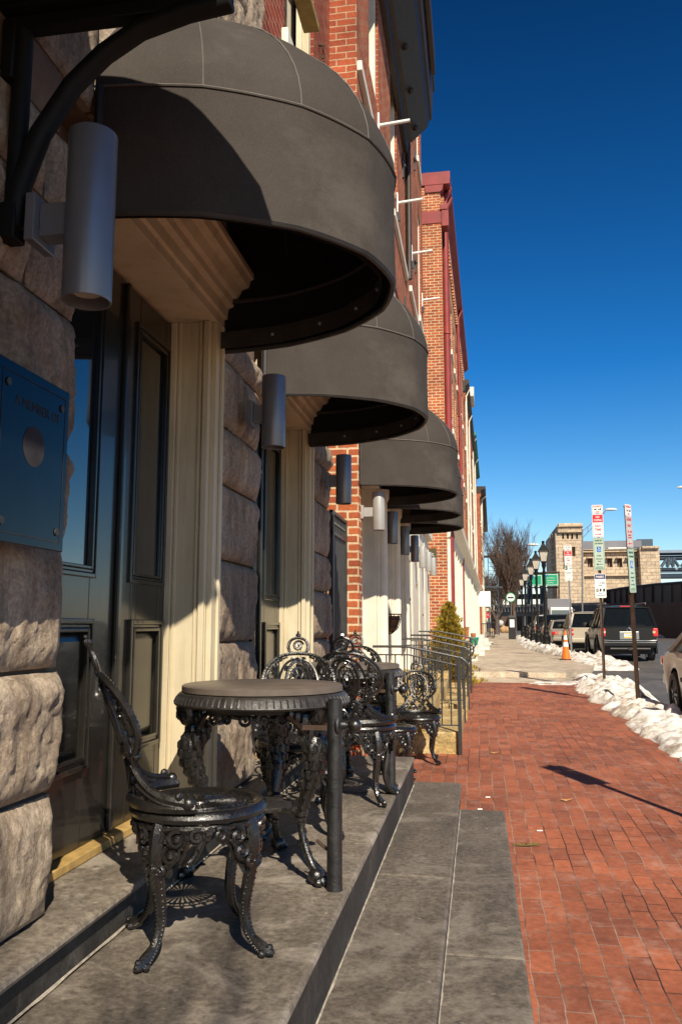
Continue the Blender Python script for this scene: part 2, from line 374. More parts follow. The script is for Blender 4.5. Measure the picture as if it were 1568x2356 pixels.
M['sign_white'] = simple('white_sign_sheet', (.78, .76, .72), .4, var=.04, bump=0); M['sign_red'] = simple('red_sign_sheet', (.62, .02, .03), .4, var=.04, bump=0)
M['sign_grn'] = simple('pale_green_sign_sheet', (.42, .52, .42), .4, var=.05, bump=0); M['sign_blue'] = simple('blue_sign_sheet', (.01, .14, .45), .4, bump=0)
M['sign_pinkish'] = simple('pale_grey_sign_sheet', (.46, .45, .43), .4, var=.05, bump=0)
M['navy'] = simple('navy_sign_sheet', (.02, .03, .12), .4, bump=0); M['dkgreen'] = simple('dark_green_print', (.02, .10, .05), .4, bump=0)
M['hwygreen'] = simple('highway_green_sheet', (.0, .30, .13), .45, bump=0); M['black'] = simple('black_print', (.012, .012, .012), .5, bump=0)
M['galv'] = simple('galvanised_post', (.28, .28, .28), .45, .5); M['rustpost'] = simple('dark_rusty_post', (.055, .03, .018), .6, var=.4)
M['orange'] = simple('orange_rubber', (.85, .16, .01), .45, var=.05); M['terracotta'] = simple('terracotta', (.35, .11, .04), .7)
M['greenpot'] = simple('green_glazed_pot', (.01, .22, .14), .35); M['bluebin'] = simple('blue_plastic', (.01, .09, .55), .4)
M['coco'] = simple('brown_coco_liner', (.12, .06, .025), .95, var=.5, nscale=60, bump=.8, bscale=120, bdist=.01)
M['lampglass'] = simple('frosted_lantern_glass', (.48, .43, .36), .4, bump=0)
M['bark'] = simple('grey_brown_bark', (.10, .066, .05), .85, var=.3, nscale=8)
M['leafA'] = simple('golden_arborvitae_leaf', (.40, .27, .025), .6, var=.35, nscale=9, bump=0); M['leafB'] = simple('olive_arborvitae_leaf', (.12, .10, .014), .6, var=.35, nscale=9, bump=0)
M['brass'] = simple('aged_brass', (.35, .22, .06), .35, .9); M['yellowwood'] = simple('worn_yellow_threshold_wood', (.42, .27, .09), .6, var=.3, nscale=20)
M['etch'] = simple('faint_etched_grey', (.045, .042, .045), .95, bump=0, spec=.05); M['cardboard'] = simple('brown_cardboard', (.38, .24, .12), .8)
M['dryleaf'] = simple('dry_brown_leaf', (.4, .2, .07), .7); M['cloth'] = simple('dark_blue_coat', (.02, .025, .05), .8); M['skin'] = simple('skin', (.45, .27, .18), .6, bump=0)
M['greenroof'] = simple('green_copper_trim', (.03, .20, .17), .6)
M['dullblack'] = simple('dull_dark_metal', (.03, .028, .027), .55)
# ------------------------------------------------------------------ ground, roads, pavements
def sheet(name, poly_fn, mat, zoff, kind='structure', nu=40, nv=6, thick=0):
    m = MB(); m.grid(poly_fn, nu, nv); o = m.build(name, mat, smooth=True, kind=kind); return o
YR = [-10, 0, 2.5, 5.7, 8, 12, 18, 23, 28, 40, 60, 125, 300, 900, 2600]
def strip(name, mat, x0, x1, ys, dz, thick=.14, kind='structure'):
    """flat strip following the ground profile; x0,x1 functions of y"""
    m = MB(); L = []
    for y in ys:
        z = zs(y)+dz; L += [(x0(y), y, z), (x1(y), y, z), (x1(y), y, z-thick), (x0(y), y, z-thick)]
    fs = []
    for i in range(len(ys)-1):
        a = i*4; b = a+4
        for q in range(4): fs.append((a+q, a+(q+1) % 4, b+(q+1) % 4, b+q))
    fs += [(0, 1, 2, 3), tuple(len(L)-4+q for q in range(4))[::-1]]
    m.add(L, fs); return m.build(name, mat, kind=kind)
def ys_between(a, b, n=14): return [a+(b-a)*i/n for i in range(n+1)]
m = MB()
for (ya, yb) in zip(YR, YR[1:]):
    pass
L = []
for y in YR: L += [(-400, y, zs(y)-.13), (1200, y, zs(y)-.13+ (0 if y < 40 else .25))]
m.add(L, [(i*2, i*2+1, i*2+3, i*2+2) for i in range(len(YR)-1)])
m.build('road', M['asphalt'], kind='structure')
strip('brick_sidewalk', M['paving'], lambda y: -1.45, lambda y: 2.62, [-10, 0, 1.5, 2.5, 3.5, 4.6, 5.7, 6.8, 8, 10, 12, 15, 17.4], 0)
strip('alley_crossing', M['concrete'], lambda y: -60, lambda y: 2.4+(y-17.4)*.05, [17.404, 18.5, 19.6, 20.6], -.115, .05)
cx = lambda y: -.78+(y-20.6)*.0165
rightedge = [(20.6, 2.0), (22, 2.75), (24.5, 3.2), (28, 2.95), (36, 3.05), (60, 3.45), (125, 4.6), (300, 8)]
strip('concrete_sidewalk', M['concrete'], lambda y: -3+(y-20.6)*.0165, lambda y: prof(rightedge, y), [20.604, 21.2, 22, 23, 24.5, 26, 28, 32, 36, 45, 60, 80, 125, 300], 0)
# ------------------------------------------------------------------ stone steps and stoop
st = thing('stone_stoop', 'long grey slate platform with two lower steps under the café tables', 'steps', (-.8, 3, 0))
def slab(name, x0, x1, y0, y1, z0, z1, mat, nose=.0, parent=st, nz=.0, bev=.012, nosemat=None):
    m = MB(); m.box((x0, y0, z0), (x1, y1, z1)); return m.build(name, mat, parent, bevel=bev)
def joints(y0, y1, cuts): 
    c = [y0]+list(cuts)+[y1]; return list(zip(c, c[1:]))
for i, (a, b) in enumerate(joints(-2.5, 6.3, [1.42, 4.92])):
    slab('platform_slab', -1.135, -.484, a+.0015, b-.0015, .520, ZP, M['slate'], bev=.014)
slab('platform_riser', -1.6, -.4915, -2.5, 6.29, -.3, .519, M['slate_riser_shade'], bev=.004)
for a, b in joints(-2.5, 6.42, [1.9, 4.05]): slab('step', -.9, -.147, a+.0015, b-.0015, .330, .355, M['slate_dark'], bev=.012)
slab('step_riser', -.9, -.160, -2.5, 6.40, -.3, .329, M['slate_riser_shade'], bev=.004)
for a, b in joints(-2.5, 6.24, [1.1, 3.55]): slab('step', -.6, .153, a+.0015, b-.0015, .06, .205, M['slate_dark'], bev=.012)
for (x_, z_, ya, yb) in ((-.4905, .3555, -2.5, 6.28), (-.159, .2055, -2.5, 6.2)):
    m = MB(); m.grid(lambda u, v, x_=x_, z_=z_, ya=ya, yb=yb: (x_+(.004+.006*max(0, fz(u*90, 3, 1, 2)))*v, lerp(ya, yb, u), z_+.005*(1-v)), 220, 1); m.build('dusty_joint', M['dust'], st)
sill = thing('door_sill_step', 'dark slate door step with rounded nosing in front of the black doors', 'step', (-1.2, 3, ZP))
for a, b in joints(-2.5, 6.95, [1.05, 4.2]): slab('tread', -1.75, -1.105, a+.002, b-.0015, .650, .68, M['slate'], parent=sill, bev=.022)
m = MB(); m.grid(lambda u, v: (-1.135+(.004+.007*max(0, fz(u*90, 7, 1, 2)))*v, lerp(-2.5, 6.2, u), ZP+.001+.005*(1-v)), 220, 1); m.build('dusty_joint', M['dust'], sill)
slab('riser', -1.75, -1.136, -2.5, 6.93, ZP+.001, .649, M['slate_riser_shade'], parent=sill, bev=.003)
# ------------------------------------------------------------------ stone fronted building
B1 = thing('stone_front_building', 'dark weathered building with rock-faced stone piers and black panelled doors, nearest on the left', 'building', (-3, 3, 0))
def rock(m, y0, y1, z0, z1, X, amp=.036, seed=0, nu=12, nv=12, face='x'):
    g = .006; y0 += g; y1 -= g; z0 += g; z1 -= g
    rng = random.Random(seed); am = amp*rng.uniform(.75, 1.25); ty = rng.uniform(-.25, .25); tz = rng.uniform(-.25, .25)
    def fn(u, v):
        u2 = u; v2 = v
        ey = min(u2, 1-u2)*(y1-y0); ez = min(v2, 1-v2)*(z1-z0)
        e = min(1, ey/.055)**.5*min(1, ez/.055)**.5
        y = lerp(y0, y1, u2); z = lerp(z0, z1, v2)
        d = e*am*(1.05+.42*fz(y*1.0, z, 3.5, seed)+.30*round(2.2*fz(y*1.3, z, 6, seed+2))/2+.28*fz(y*1.0, z*.5, 13, seed+3)+.26*fz(y, z*.6, 28, seed+9)+.16*fz(y, z, 55, seed+5)+ty*(u2-.5)*1.6+tz*(v2-.5)*1.6)
        return (X+d-.005, y+.012*fz(z, y, 7, seed)*(1 if e > 0 else .6), z)
    a = len(m.v); m.grid(fn, nu, nv)
    m.box((X-.12, y0, z0), (X-.006, y1, z1))
def pier(y0, y1, z0, z1, X, seed, split=None, hz=.34):
    m = MB(); z = z0; i = 0; rng = random.Random(seed)
    while z < z1-.05:
        h = hz*rng.uniform(.85, 1.2); h = min(h, z1-z)
        if z1-(z+h) < .15: h = z1-z
        w = y1-y0
        if split is not None:
            cuts = split(i, rng)
        else: cuts = [w*.5*rng.uniform(.8, 1.2)] if i % 2 else []
        for (a, b) in joints(y0, y1, [y0+c for c in cuts]): rock(m, a, b, z, z+h, X, seed=seed*31+i*7+int(a*10), nu=max(8, min(44, int((b-a)/.014))), nv=max(8, min(34, int(h/.013))))
        z += h; i += 1
    return m
WX = -1.235
def multi(w0):
    def f(i, rng):
        c = []; x = rng.uniform(.25, .5)
        while x < w0-.2: c.append(x); x += rng.uniform(.38, .62)
        return c
    return f
pier(.9, 2.345, .682, 3.0, WX, 11, multi(1.48)).build('stone_pier', M['stone'], B1, smooth=True, angle=60)
pier(3.79, 4.56, .682, 3.0, WX, 5).build('stone_pier', M['stone'], B1, smooth=True, angle=60)
pier(6.06, 6.88, .682, 3.0, WX, 8).build('stone_pier', M['stone'], B1, smooth=True, angle=60)
pier(-2.5, .9, .682, 3.0, WX, 21, multi(3.4), .4).build('stone_pier', M['stone'], B1, smooth=True, angle=60)
# stone above the doors
pier(.9, 4.5, 3.2, 6.4, WX, 17, multi(3.6), .42).build('stone_wall', M['stone'], B1, smooth=True, angle=60)
pier(4.5, 6.9, 3.2, 4.3, WX, 18, multi(2.4), .4).build('stone_wall', M['stone'], B1, smooth=True, angle=60)
m = MB(); m.box((-2.6, .0, 3.0), (WX-.12, 6.88, 3.19)); m.box((WX-.12, 3.96, 3.0), (WX, 4.46, 3.19)); m.box((WX-.12, 6.18, 3.0), (WX, 6.88, 3.19)); m.box((WX-.12, .0, 3.0), (WX, 2.2, 3.19))
m.build('stone_course', M['mortar'], B1)
# backing walls between openings (mortar) and interior darkness
m = MB()
for a, b in ((-2.5, 2.345), (3.79, 4.56), (6.06, 6.88)): m.box((-1.7, a+.012, .2), (WX-.03, b-.012, 2.999))
m.box((-1.7, -2.5, 3.2), (WX-.03, 6.88, 4.3)); m.box((-1.7, -2.5, 4.31), (WX-.03, 4.49, 6.4))
m.build('backing_wall', M['mortar'], B1)
m = MB(); m.box((-9, -2.5, 0), (-1.75, 6.88, 8.5)); m.build('building_core', M['brick_dark'], B1)
# upper brick wall set back, with a window
UX = -1.385
def wall_holes(m, X, th, y0, y1, z0, z1, holes):
    ys = sorted({y0, y1}|{h[0] for h in holes}|{h[1] for h in holes}); zz = sorted({z0, z1}|{h[2] for h in holes}|{h[3] for h in holes})
    for i in range(len(ys)-1):
        for j in range(len(zz)-1):
            cy = (ys[i]+ys[i+1])/2; cz = (zz[j]+zz[j+1])/2
            if any(h[0] < cy < h[1] and h[2] < cz < h[3] for h in holes): continue
            m.box((X-th, ys[i], zz[j]), (X, ys[i+1], zz[j+1]))
def wall_grid(X, th, y0, y1, z0, z1, holes, name, mat, parent):
    m = MB(); wall_holes(m, X, th, y0, y1, z0, z1, holes)
    o = m.build(name, mat, parent)
    bm = bmesh.new(); bm.from_mesh(o.data); bmesh.ops.remove_doubles(bm, verts=bm.verts, dist=1e-4)
    # delete interior faces (shared by two boxes)
    seen = {}
    for f in bm.faces: seen.setdefault(tuple(sorted(v.index for v in f.verts)), []).append(f)
    bm.verts.index_update()
    kill = [f for k, fl in seen.items() if len(fl) > 1 for f in fl]
    bmesh.ops.delete(bm, geom=kill, context='FACES'); bmesh.ops.recalc_face_normals(bm, faces=bm.faces); bm.to_mesh(o.data); bm.free()
    return o
def window(X, y0, y1, z0, z1, parent, sillm=None, depth=.14, frame=.09, mull=True, fm=None):
    fm = fm or M['cream']
    m = MB(); xo = X-.03; xi = X-depth
    m.box((xi, y0+.002, z0), (xo, y0+frame, z1-.002)); m.box((xi, y1-frame, z0), (xo, y1-.002, z1-.002)); m.box((xi, y0+frame, z1-frame), (xo, y1-frame, z1-.002)); m.box((xi, y0+frame, z0), (xo-.02, y1-frame, z0+.06))
    # stepped moulding of the far jamb
    m.box((xi, y1-frame*1.5, z0+.06), (xi+.05, y1-frame-.001, z1-frame-.001)); m.box((xi, y0+frame+.001, z0+.06), (xi+.05, y0+frame*1.5, z1-frame-.001))
    wf = m.build('window', fm, parent, bevel=.006)
    s = MB(); s.box((xi-.04, y0+frame*1.5, z0+.061), (xi+.02, y1-frame*1.5, z0+.11)); zc = (z0+z1)/2
    s.box((xi-.02, y0+frame*1.5, zc-.025), (xi+.03, y1-frame*1.5, zc+.025))
    yc = (y0+y1)/2; s.box((xi-.018, yc-.012, z0+.111), (xi+.018, yc+.012, zc-.026)); s.box((xi-.018, yc-.012, zc+.026), (xi+.028, yc+.012, z1-frame-.002))
    s.build('sash', fm, wf)
    g = MB(); g.box((xi-.03, y0+frame, z0+.06), (xi-.022, y1-frame, z1-frame)); g.build('pane', M['glass'], wf)
    if sillm:
        q = MB(); q.box((X-depth, y0-.1, z0-.14), (X+.05, y1+.1, z0-.002)); q.build('sill', sillm, wf, bevel=.01)
    return wf
wall_grid(UX, .3, 4.5, 7.72, 4.32, 9.6, [(5.75, 6.9, 6.05, 8.4)], 'upper_wall', M['brick_dark'], B1)
window(UX, 5.75, 6.9, 6.05, 8.4, B1, M['marble'])
m = MB(); m.box((UX-.02, 5.82, 6.75), (UX+.12, 5.9, 8.3)); m.box((UX-.02, 5.9, 6.68), (UX+.12, 6.55, 6.75)); m.build('window_box_shutter', M['olive'], B1, bevel=.008)
m = MB(); m.lathe([(.0, 0), (.075, 0), (.08, .02), (.08, .15), (.07, .17), (0, .17)], 24, (WX+.15, 4.15, 4.72), 'y'); m.lathe([(.05, -.03), (.055, -.02), (.055, .0)], 20, (WX+.15, 4.15, 4.72), 'y')
fl = thing('flood_light', 'small round grey floodlight fixed high on the stone above the big awning', 'light', (WX, 4.2, 4.7)); m.build('housing', M['galv'], fl, smooth=True)
m = MB(); m.box((WX, 4.2, 4.66), (WX+.12, 4.26, 4.70)); m.build('bracket', M['dullblack'], fl)
ch = MB()
for i in range(34):
    z = 6.95-i*.075; ch.tube([(UX+.05+.018*cos(a)*(i % 2), 7.12+.018*cos(a)*(1-i % 2), z+.03*sin(a)) for a in np.linspace(0, 2*pi, 9)[:-1]], .007, 4, True)
ch.tube([(UX-.02, 7.12, 7.0), (UX+.06, 7.12, 6.98)], .012)
tag(ch.build('hanging_chain', M['rustpost']), 'dark rusty chain hanging down the upper brick wall', 'chain')
# doors
def panel_moulding(m, X, y0, y1, z0, z1, w=.035, rise=.014):
    """picture-frame moulding (bead) around a rectangle on plane X"""
    for k, (o, wd, h) in enumerate(((0, w*.4, rise), (w*.4, w*.3, rise*.55), (w*.7, w*.3, rise*.9))):
        a, b, c, d = y0+o, y1-o, z0+o, z1-o
        m.box((X, a, c), (X+h, a+wd-.001, d)); m.box((X, b-wd+.001, c), (X+h, b, d)); m.box((X, a+wd, c), (X+h, b-wd, c+wd-.001)); m.box((X, a+wd, d-wd+.001), (X+h, b-wd, d))
def raised(m, X, y0, y1, z0, z1, b=.04, h=.014):
    vs = [(X, y0, z0), (X, y1, z0), (X, y1, z1), (X, y0, z1), (X+h, y0+b, z0+b), (X+h, y1-b, z0+b), (X+h, y1-b, z1-b), (X+h, y0+b, z1-b)]
    m.add(vs, [(0, 1, 5, 4), (1, 2, 6, 5), (2, 3, 7, 6), (3, 0, 4, 7), (4, 5, 6, 7)])
def door_leaf(parent, X, y0, y1, z0, z1, st0, st1, zr1, zr2, mat, zbot=.30, glassmat=None):
    """leaf with glass above and raised panel below. zr1-zr2: lock rail"""
    th = .05; gy0, gy1 = y0+st0, y1-st1; gz1 = z1-.17; pz0 = z0+zbot
    m = MB(); m.box((X-th, y0, z0), (X, gy0, z1)); m.box((X-th, gy1, z0), (X, y1, z1)); m.box((X-th, gy0, gz1), (X, gy1, z1))
    m.box((X-th, gy0, zr1), (X, gy1, zr2)); m.box((X-th, gy0, z0), (X, gy1, pz0)); m.box((X-th, gy0, pz0), (X-.02, gy1, zr1))
    lf = m.build('door', mat, parent, bevel=.004)
    k = MB(); panel_moulding(k, X-.002, gy0-.028, gy1+.028, pz0-.028, zr1+.028, .05, .02); panel_moulding(k, X-.002, gy0-.04, gy1+.04, zr2-.04, gz1+.04, .045, .014); raised(k, X-.02, gy0+.01, gy1-.01, pz0+.01, zr1-.01, .045, .018)
    k.build('moulding', mat, lf, bevel=.003)
    g = MB(); g.box((X-.02, gy0, zr2), (X-.008, gy1, gz1)); g.build('pane', glassmat or M['glass'], lf)
    return lf
DX = -1.43
def doorway(parent, y0, y1, zt, leaves, dm, X=DX, fx=WX, zb=.68):
    """cream frame with reveals and stepped lintel"""
    m = MB()
    m.box((X-.06, y0, zb), (X+.02, y0+.10, zt)); m.build('near_jamb', M['door'], parent); m = MB()
    for s, ya in ((-1, y1),):
        a = ya; 
        m.box((X-.06, min(a, a+s*.10), zb), (fx-.0, max(a, a+s*.10), zt))            # reveal board
        for q, (xa, xb, pr) in enumerate(((X-.0, X+.03, .018), (X+.035, X+.05, .008), (fx-.055, fx-.04, .01), (fx-.03, fx-.002, .02))):
            yb = a+s*.10; m.box((xa, min(yb, yb+s*pr), zb), (xb, max(yb, yb+s*pr), zt-.001))
        m.box((fx+.0, min(a-s*.0, a+s*.085), zb), (fx+.025, max(a, a+s*.085), zt)); m.box((fx+.026, min(a, a+s*.03), zb), (fx+.04, max(a, a+s*.03), zt))
    fr = m.build('door_frame', M['cream'], parent, bevel=.003)
    k = MB()
    prf = [(X-.06, zt), (fx+.03, zt), (fx+.03, zt+.045), (fx+.045, zt+.05), (fx+.05, zt+.10), (fx+.075, zt+.11), (fx+.08, zt+.14), (fx+.10, zt+.15), (fx+.12, zt+.19), (fx+.155, zt+.20), (fx+.165, zt+.235), (fx+.18, zt+.24), (fx+.18, zt+.27), (X-.06, zt+.27)]
    k.prism(prf, 'y', y0+.14, y1+.14); k.build('lintel', M['cream'], parent, bevel=.002)
    return fr
doorway(B1, 2.386, 3.789, 2.955, 0, None); doorway(B1, 4.561, 6.059, 2.955, 0, None)
for (a, b, c) in ((2.487, 3.155, 3.688), (4.662, 5.36, 5.958)):
    door_leaf(B1, DX, a, b-.004, .715, 2.94, .11, .23 if a < 3 else .16, 1.50, 1.72, M['door'])
    door_leaf(B1, DX, b+.004, c, .715, 2.94, .15, .075, 1.50, 1.72, M['door'])
for ya, yb in ((2.487, 3.688), (4.662, 5.958)): m = MB(); m.box((DX-.02, ya, .681), (DX+.055, yb, .712)); m.build('threshold', M['yellowwood'], B1, bevel=.004)
# astragal at the meeting stiles
for ya in (3.135, 5.34): m = MB(); m.box((DX, ya, .72), (DX+.022, ya+.03, 2.93)); m.build('astragal', M['door'], B1, bevel=.006)
# interior glimpses: curtain boards behind the glass
m = MB(); 
for y in (3.42, 3.47, 3.52, 5.5, 5.55): m.box((DX-.16, y, 1.6), (DX-.12, y+.03, 2.9))
m.build('inner_frame', M['brown'], B1)
m = MB(); m.box((DX-.32, 2.3, .6), (DX-.3, 6.06, 3.0)); m.build('inner_wall', M['black'], B1)
# ------------------------------------------------------------------ awnings
def awning(label, loc_y, wallx, rx=.93, ry=.715, zr=2.84, vh=.44, dh=.65, hi=True):
    A = thing('dome_awning', label, 'awning', (wallx, loc_y, zr), 'charcoal dome awnings over the doors')
    G = 8; ng = 6 if hi else 3; nt_ = G*ng
    def plan(i):
        g = i/ng; k = int(min(g, G-1e-6)); fr = g-k; t0 = -pi/2+pi*k/G; t1 = t0+pi/G
        # slightly flattened gores
        t = lerp(t0, t1, fr); a = Vector((cos(t0), sin(t0))); b = Vector((cos(t1), sin(t1))); ch_ = a.lerp(b, fr); ar = Vector((cos(t), sin(t)))
        return ar.lerp(ch_, .38)
    # canvas: hanging valance with a wavy sag, then dome
    def val(i, v, ins=0):
        p = plan(i); return (wallx+(rx-ins)*p.x, loc_y+(ry-ins)*p.y, zr+v*vh)
    m = MB(); nv = 5
    m.grid(lambda u, v: val(u*nt_, v, .004*sin(v*pi)), nt_, nv)
    m.build('valance', M['fabric'], A, smooth='all')
    d = MB(); nph = 14
    def dome(i, v, ins=0):
        p = plan(i); ph = v*pi/2; c = cos(ph)**1.12; s = sin(ph)**1.08
        return (wallx+(rx-ins)*p.x*c, loc_y+(ry-ins)*p.y*c, zr+vh+(dh-ins)*s)
    d.grid(lambda u, v: dome(u*nt_, v*.999), nt_, nph); d.build('canopy', M['fabric'], A, smooth=True, angle=12)
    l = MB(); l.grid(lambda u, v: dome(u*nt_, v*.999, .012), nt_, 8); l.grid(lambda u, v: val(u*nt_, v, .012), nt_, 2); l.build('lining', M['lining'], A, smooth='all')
    e = MB(); N_ = nt_
    e.tube([val(i, 0, .012) for i in range(N_+1)], .013, 6)
    e.tube([val(i, .55, .03) for i in range(N_+1)], .011, 6)
    for i in range(N_):
        p0 = val(i, 0, .006); p1 = val(i+1, 0, .006); q0 = val(i, 0, .055); q1 = val(i+1, 0, .055)
        h = .085
        e.add([(q0[0], q0[1], zr+h), (q1[0], q1[1], zr+h), (q1[0], q1[1], zr), (q0[0], q0[1], zr)], [(0, 1, 2, 3)])
    e.tube([(wallx+.02, loc_y-ry, zr), (wallx+.02, loc_y-ry, zr+vh)], .014); e.tube([(wallx+.02, loc_y+ry, zr), (wallx+.02, loc_y+ry, zr+vh)], .014)
    for k in range(1, G):
        e.tube([dome(k*ng, v, .025) for v in np.linspace(0, .97, 8)], .009, 5)
    e.build('inner_frame', M['dullblack'], A, smooth=True)
    s = MB(); r = .0028
    for k in range(1, G): s.tube([dome(k*ng, v, -.001) for v in np.linspace(0, .98, 16)], r, 4)
    s.tube([val(i, 1, -.003) for i in range(N_+1)], .0045, 5)
    s.build('seam', M['seam'] if hi else M['seam'], A)
    if hi:
        for i in range(3, N_, 5):
            b = MB(); p = plan(i); b.ball((wallx+(rx-.058)*p.x, loc_y+(ry-.058)*p.y, zr+.045), .009, 8); b.build('screw', M['galv'], A, smooth=True)
    return A
awning('largest and nearest charcoal canvas dome awning, its valance half in black shadow', 3.10, WX+.015)
awning('second charcoal dome awning, over the next pair of black doors', 5.28, WX+.015)
BX = -1.10
awning('third charcoal dome awning from the front, over the cream framed door behind the brick pier', 8.46, BX, hi=False, dh=.66)
awning('fourth charcoal dome awning, mostly hidden behind the third', 10.05, BX, hi=False)
awning('farthest charcoal dome awning, nearest to the orange brick wall', 11.4, BX, hi=False)
# entrance canopy cut off by the top left corner
C0 = thing('entrance_canopy', 'black metal canopy on curved bracket arms in the top left corner', 'canopy', (WX, 1, 3.1))
m = MB(); pts = []
prf = [(-1.24, 3.142), (-.62, 3.142), (-.36, 3.31), (-.33, 3.36), (-.40, 3.52), (-.51, 3.61), (-.67, 3.71), (-.9, 3.76), (-1.24, 3.78)]
m.prism(prf, 'y', 1.84, 1.92)  # thin unseen end fin, outline shaped to throw the shadow edge on the awning
prf = [(-1.24, 3.142), (-.52, 3.142), (-.50, 3.17), (-.50, 3.50), (-.67, 3.66), (-.9, 3.74), (-1.24, 3.76)]
m.prism(prf, 'y', -2.4, 1.60); m.prism([(-1.24, 3.142), (-.62, 3.142), (-.62, 3.6), (-.9, 3.74), (-1.24, 3.76)], 'y', 1.601, 1.839); m.build('roof', M['steel_black'], C0, bevel=.01)  # unseen roof stepped back so sun still reaches the door frame
for yb in (1.9, -.6):
    m = MB(); m.tube([(-1.185, yb, 2.60), (-1.185, yb, 3.12)], .026, 10); m.box((-1.22, yb-.022, 3.10), (-.60, yb+.022, 3.14))
    arc = [(-1.19, 2.54), (-1.17, 2.66), (-1.12, 2.80), (-1.035, 2.93), (-.95, 3.01), (-.85, 3.07), (-.72, 3.105), (-.6, 3.12)]
    m.tube([(x, yb, z) for x, z in arc], [.030, .030, .029, .028, .028, .028, .028, .028], 12)
    m.box((-1.225, yb-.03, 2.50), (-1.165, yb+.03, 2.60)); m.box((-1.225, yb-.04, 2.95), (-1.19, yb+.04, 3.12))
    m.build('bracket', M['steel_black'], C0, smooth=True, bevel=.004)
# ------------------------------------------------------------------ sconces
def sconce(label, x, y, z0, z1, wall, r=.062, mat='sconce', tilt=0):
    S = thing('wall_sconce', label, 'wall lamp', (wall, y, (z0+z1)/2), 'cylinder wall lamps along the facade')
    zc = (z0+z1)/2-.01
    m = MB(); m.lathe([(0, z1-.004), (r-.004, z1-.004), (r-.001, z1-.001), (r, z1-.004), (r, z0+.003), (r-.001, z0), (r-.005, z0), (r-.006, z0+.05)], 40, (x, y, 0)); m.build('shade', M[mat], S, smooth=True)
    k = MB(); k.lathe([(0, z0+.035), (r-.006, z0+.035)], 32, (x, y, 0)); k.lathe([(.032, z0+.034), (.034, z0+.022), (0, z0+.02)], 24, (x, y, 0)); k.build('lens', M['lampglass'], S, smooth=True)
    a = MB(); a.box((wall, y-.055, zc-.065), (wall+.028, y+.055, zc+.065)); a.box((wall+.028, y-.03, zc-.045), (x-r+.012, y+.03, zc+.045)); a.build('bracket', M[mat], S, bevel=.003)
    return S
sconce('large grey cylinder wall lamp on the dark stone, left of the nearest awning', -.985, 1.93, 2.335, 2.80, -1.14, .0635)
sconce('blue-grey cylinder wall lamp on the stone pier between the two black doorways', -1.03, 4.12, 2.42, 2.80, -1.16)
sconce('dark cylinder wall lamp on the second stone pier, beside the iron gate', -1.03, 6.42, 2.46, 2.85, -1.17)
sl_ = [(-.93, 7.93, 2.42, 2.79, 'sconce_light', 'pale grey cylinder wall lamp on the corner of the orange brick pier'),
 (-.93, 9.26, 2.42, 2.78, 'sconce', 'dark cylinder wall lamp under the third awning, right of the pale one'),
 (-.92, 10.75, 2.42, 2.79, 'sconce', 'dark cylinder wall lamp between the fourth awning and the doorway, tilted looking'),
 (-.93, 12.6, 2.47, 2.87, 'sconce', 'last dark cylinder wall lamp, just before the three pale ones'),
 (-.93, 14.4, 2.50, 2.87, 'sconce_light', 'first of the three far pale grey cylinder lamps on the cream wall'),
 (-.93, 16.2, 2.56, 2.93, 'sconce_light', 'middle of the three far pale grey cylinder lamps on the cream wall'),
 (-.93, 17.9, 2.58, 2.96, 'sconce_light', 'farthest pale grey cylinder lamp, in front of the street name sign')]
for x, y, a, b, mt, lb in sl_: sconce(lb, x, y, a, b, BX, mat=mt)
# ------------------------------------------------------------------ glass plaque
P = thing('glass_plaque', 'dark glass wall plaque with etched lettering and a round emblem on the left stone pier', 'plaque', (-1.13, 1.93, 1.92))
m = MB(); m.box((-1.128, 1.755, 1.70), (-1.112, 2.105, 2.145)); m.build('plate', simple('smoked_glass', (.003, .005, .010), .06, bump=0, spec=.22), P, bevel=.002)
m = MB()
for y, z in ((1.80, 2.09), (2.065, 2.09), (1.80, 1.75), (2.065, 1.75)): m.tube([(WX-.0, y, z), (-1.108, y, z)], .010, 10)
m.build('standoff', M['dullblack'], P, smooth=True)
text('lettering', 'A MEMBER OF', .036, M['etch'], P, (-1.1115, 1.945, 2.055), (0, 1, 0), (0, 0, 1), ext=.0003)
for i, zz in enumerate((1.845, 1.815, 1.79)):
    pass
m = MB(); m.lathe([(0, 0), (.052, 0)], 40, (-1.1112, 1.93, 1.955), 'x'); m.build('emblem', M['etch'], P)
m = MB()
for a, b in (((-1.1112, 1.775, 2.118), (-1.1108, 2.085, 2.1205)), ((-1.1112, 1.775, 1.722), (-1.1108, 2.085, 1.7245)), ((-1.1112, 2.083, 1.725), (-1.1108, 2.085, 2.118)), ((-1.1112, 1.775, 1.725), (-1.1108, 1.777, 2.118))): m.box(a, b)
m.build('border', M['etch'], P)
# ------------------------------------------------------------------ iron gate in the passage
Gt = thing('iron_gate', 'dark grey iron gate of thin bars beside the orange brick pier', 'gate', (-1.22, 7.3, .3))
m = MB(); ga, gb = 6.93, 7.70
for z in (.55, 2.28, 2.46): m.box((-1.235, ga, z), (-1.205, gb, z+.03))
m.box((-1.24, ga, .3), (-1.20, ga+.04, 2.49)); m.box((-1.24, gb-.04, .3), (-1.20, gb, 2.49)); m.build('frame', M['railgrey'], Gt, bevel=.003)
m = MB()
for i in range(1, 10):
    y = ga+(gb-ga)*i/10; m.tube([(-1.22, y, .35), (-1.22, y, 2.28)], .009, 6); m.tube([(-1.22, y, 2.31), (-1.22, y, 2.46)], .007, 6); m.ball((-1.22, y, 2.385), .017, 8); m.ball((-1.22, y, 2.26), .014, 6)
m.build('bars', M['railgrey'], Gt, smooth=True)
m = MB(); m.box((-1.36, 6.90, .2), (-1.30, 6.93, 3.3)); m.box((-1.3, 7.55, .2), (-1.245, 7.70, 2.5)); m.build('post', M['railgrey'], Gt, bevel=.004)
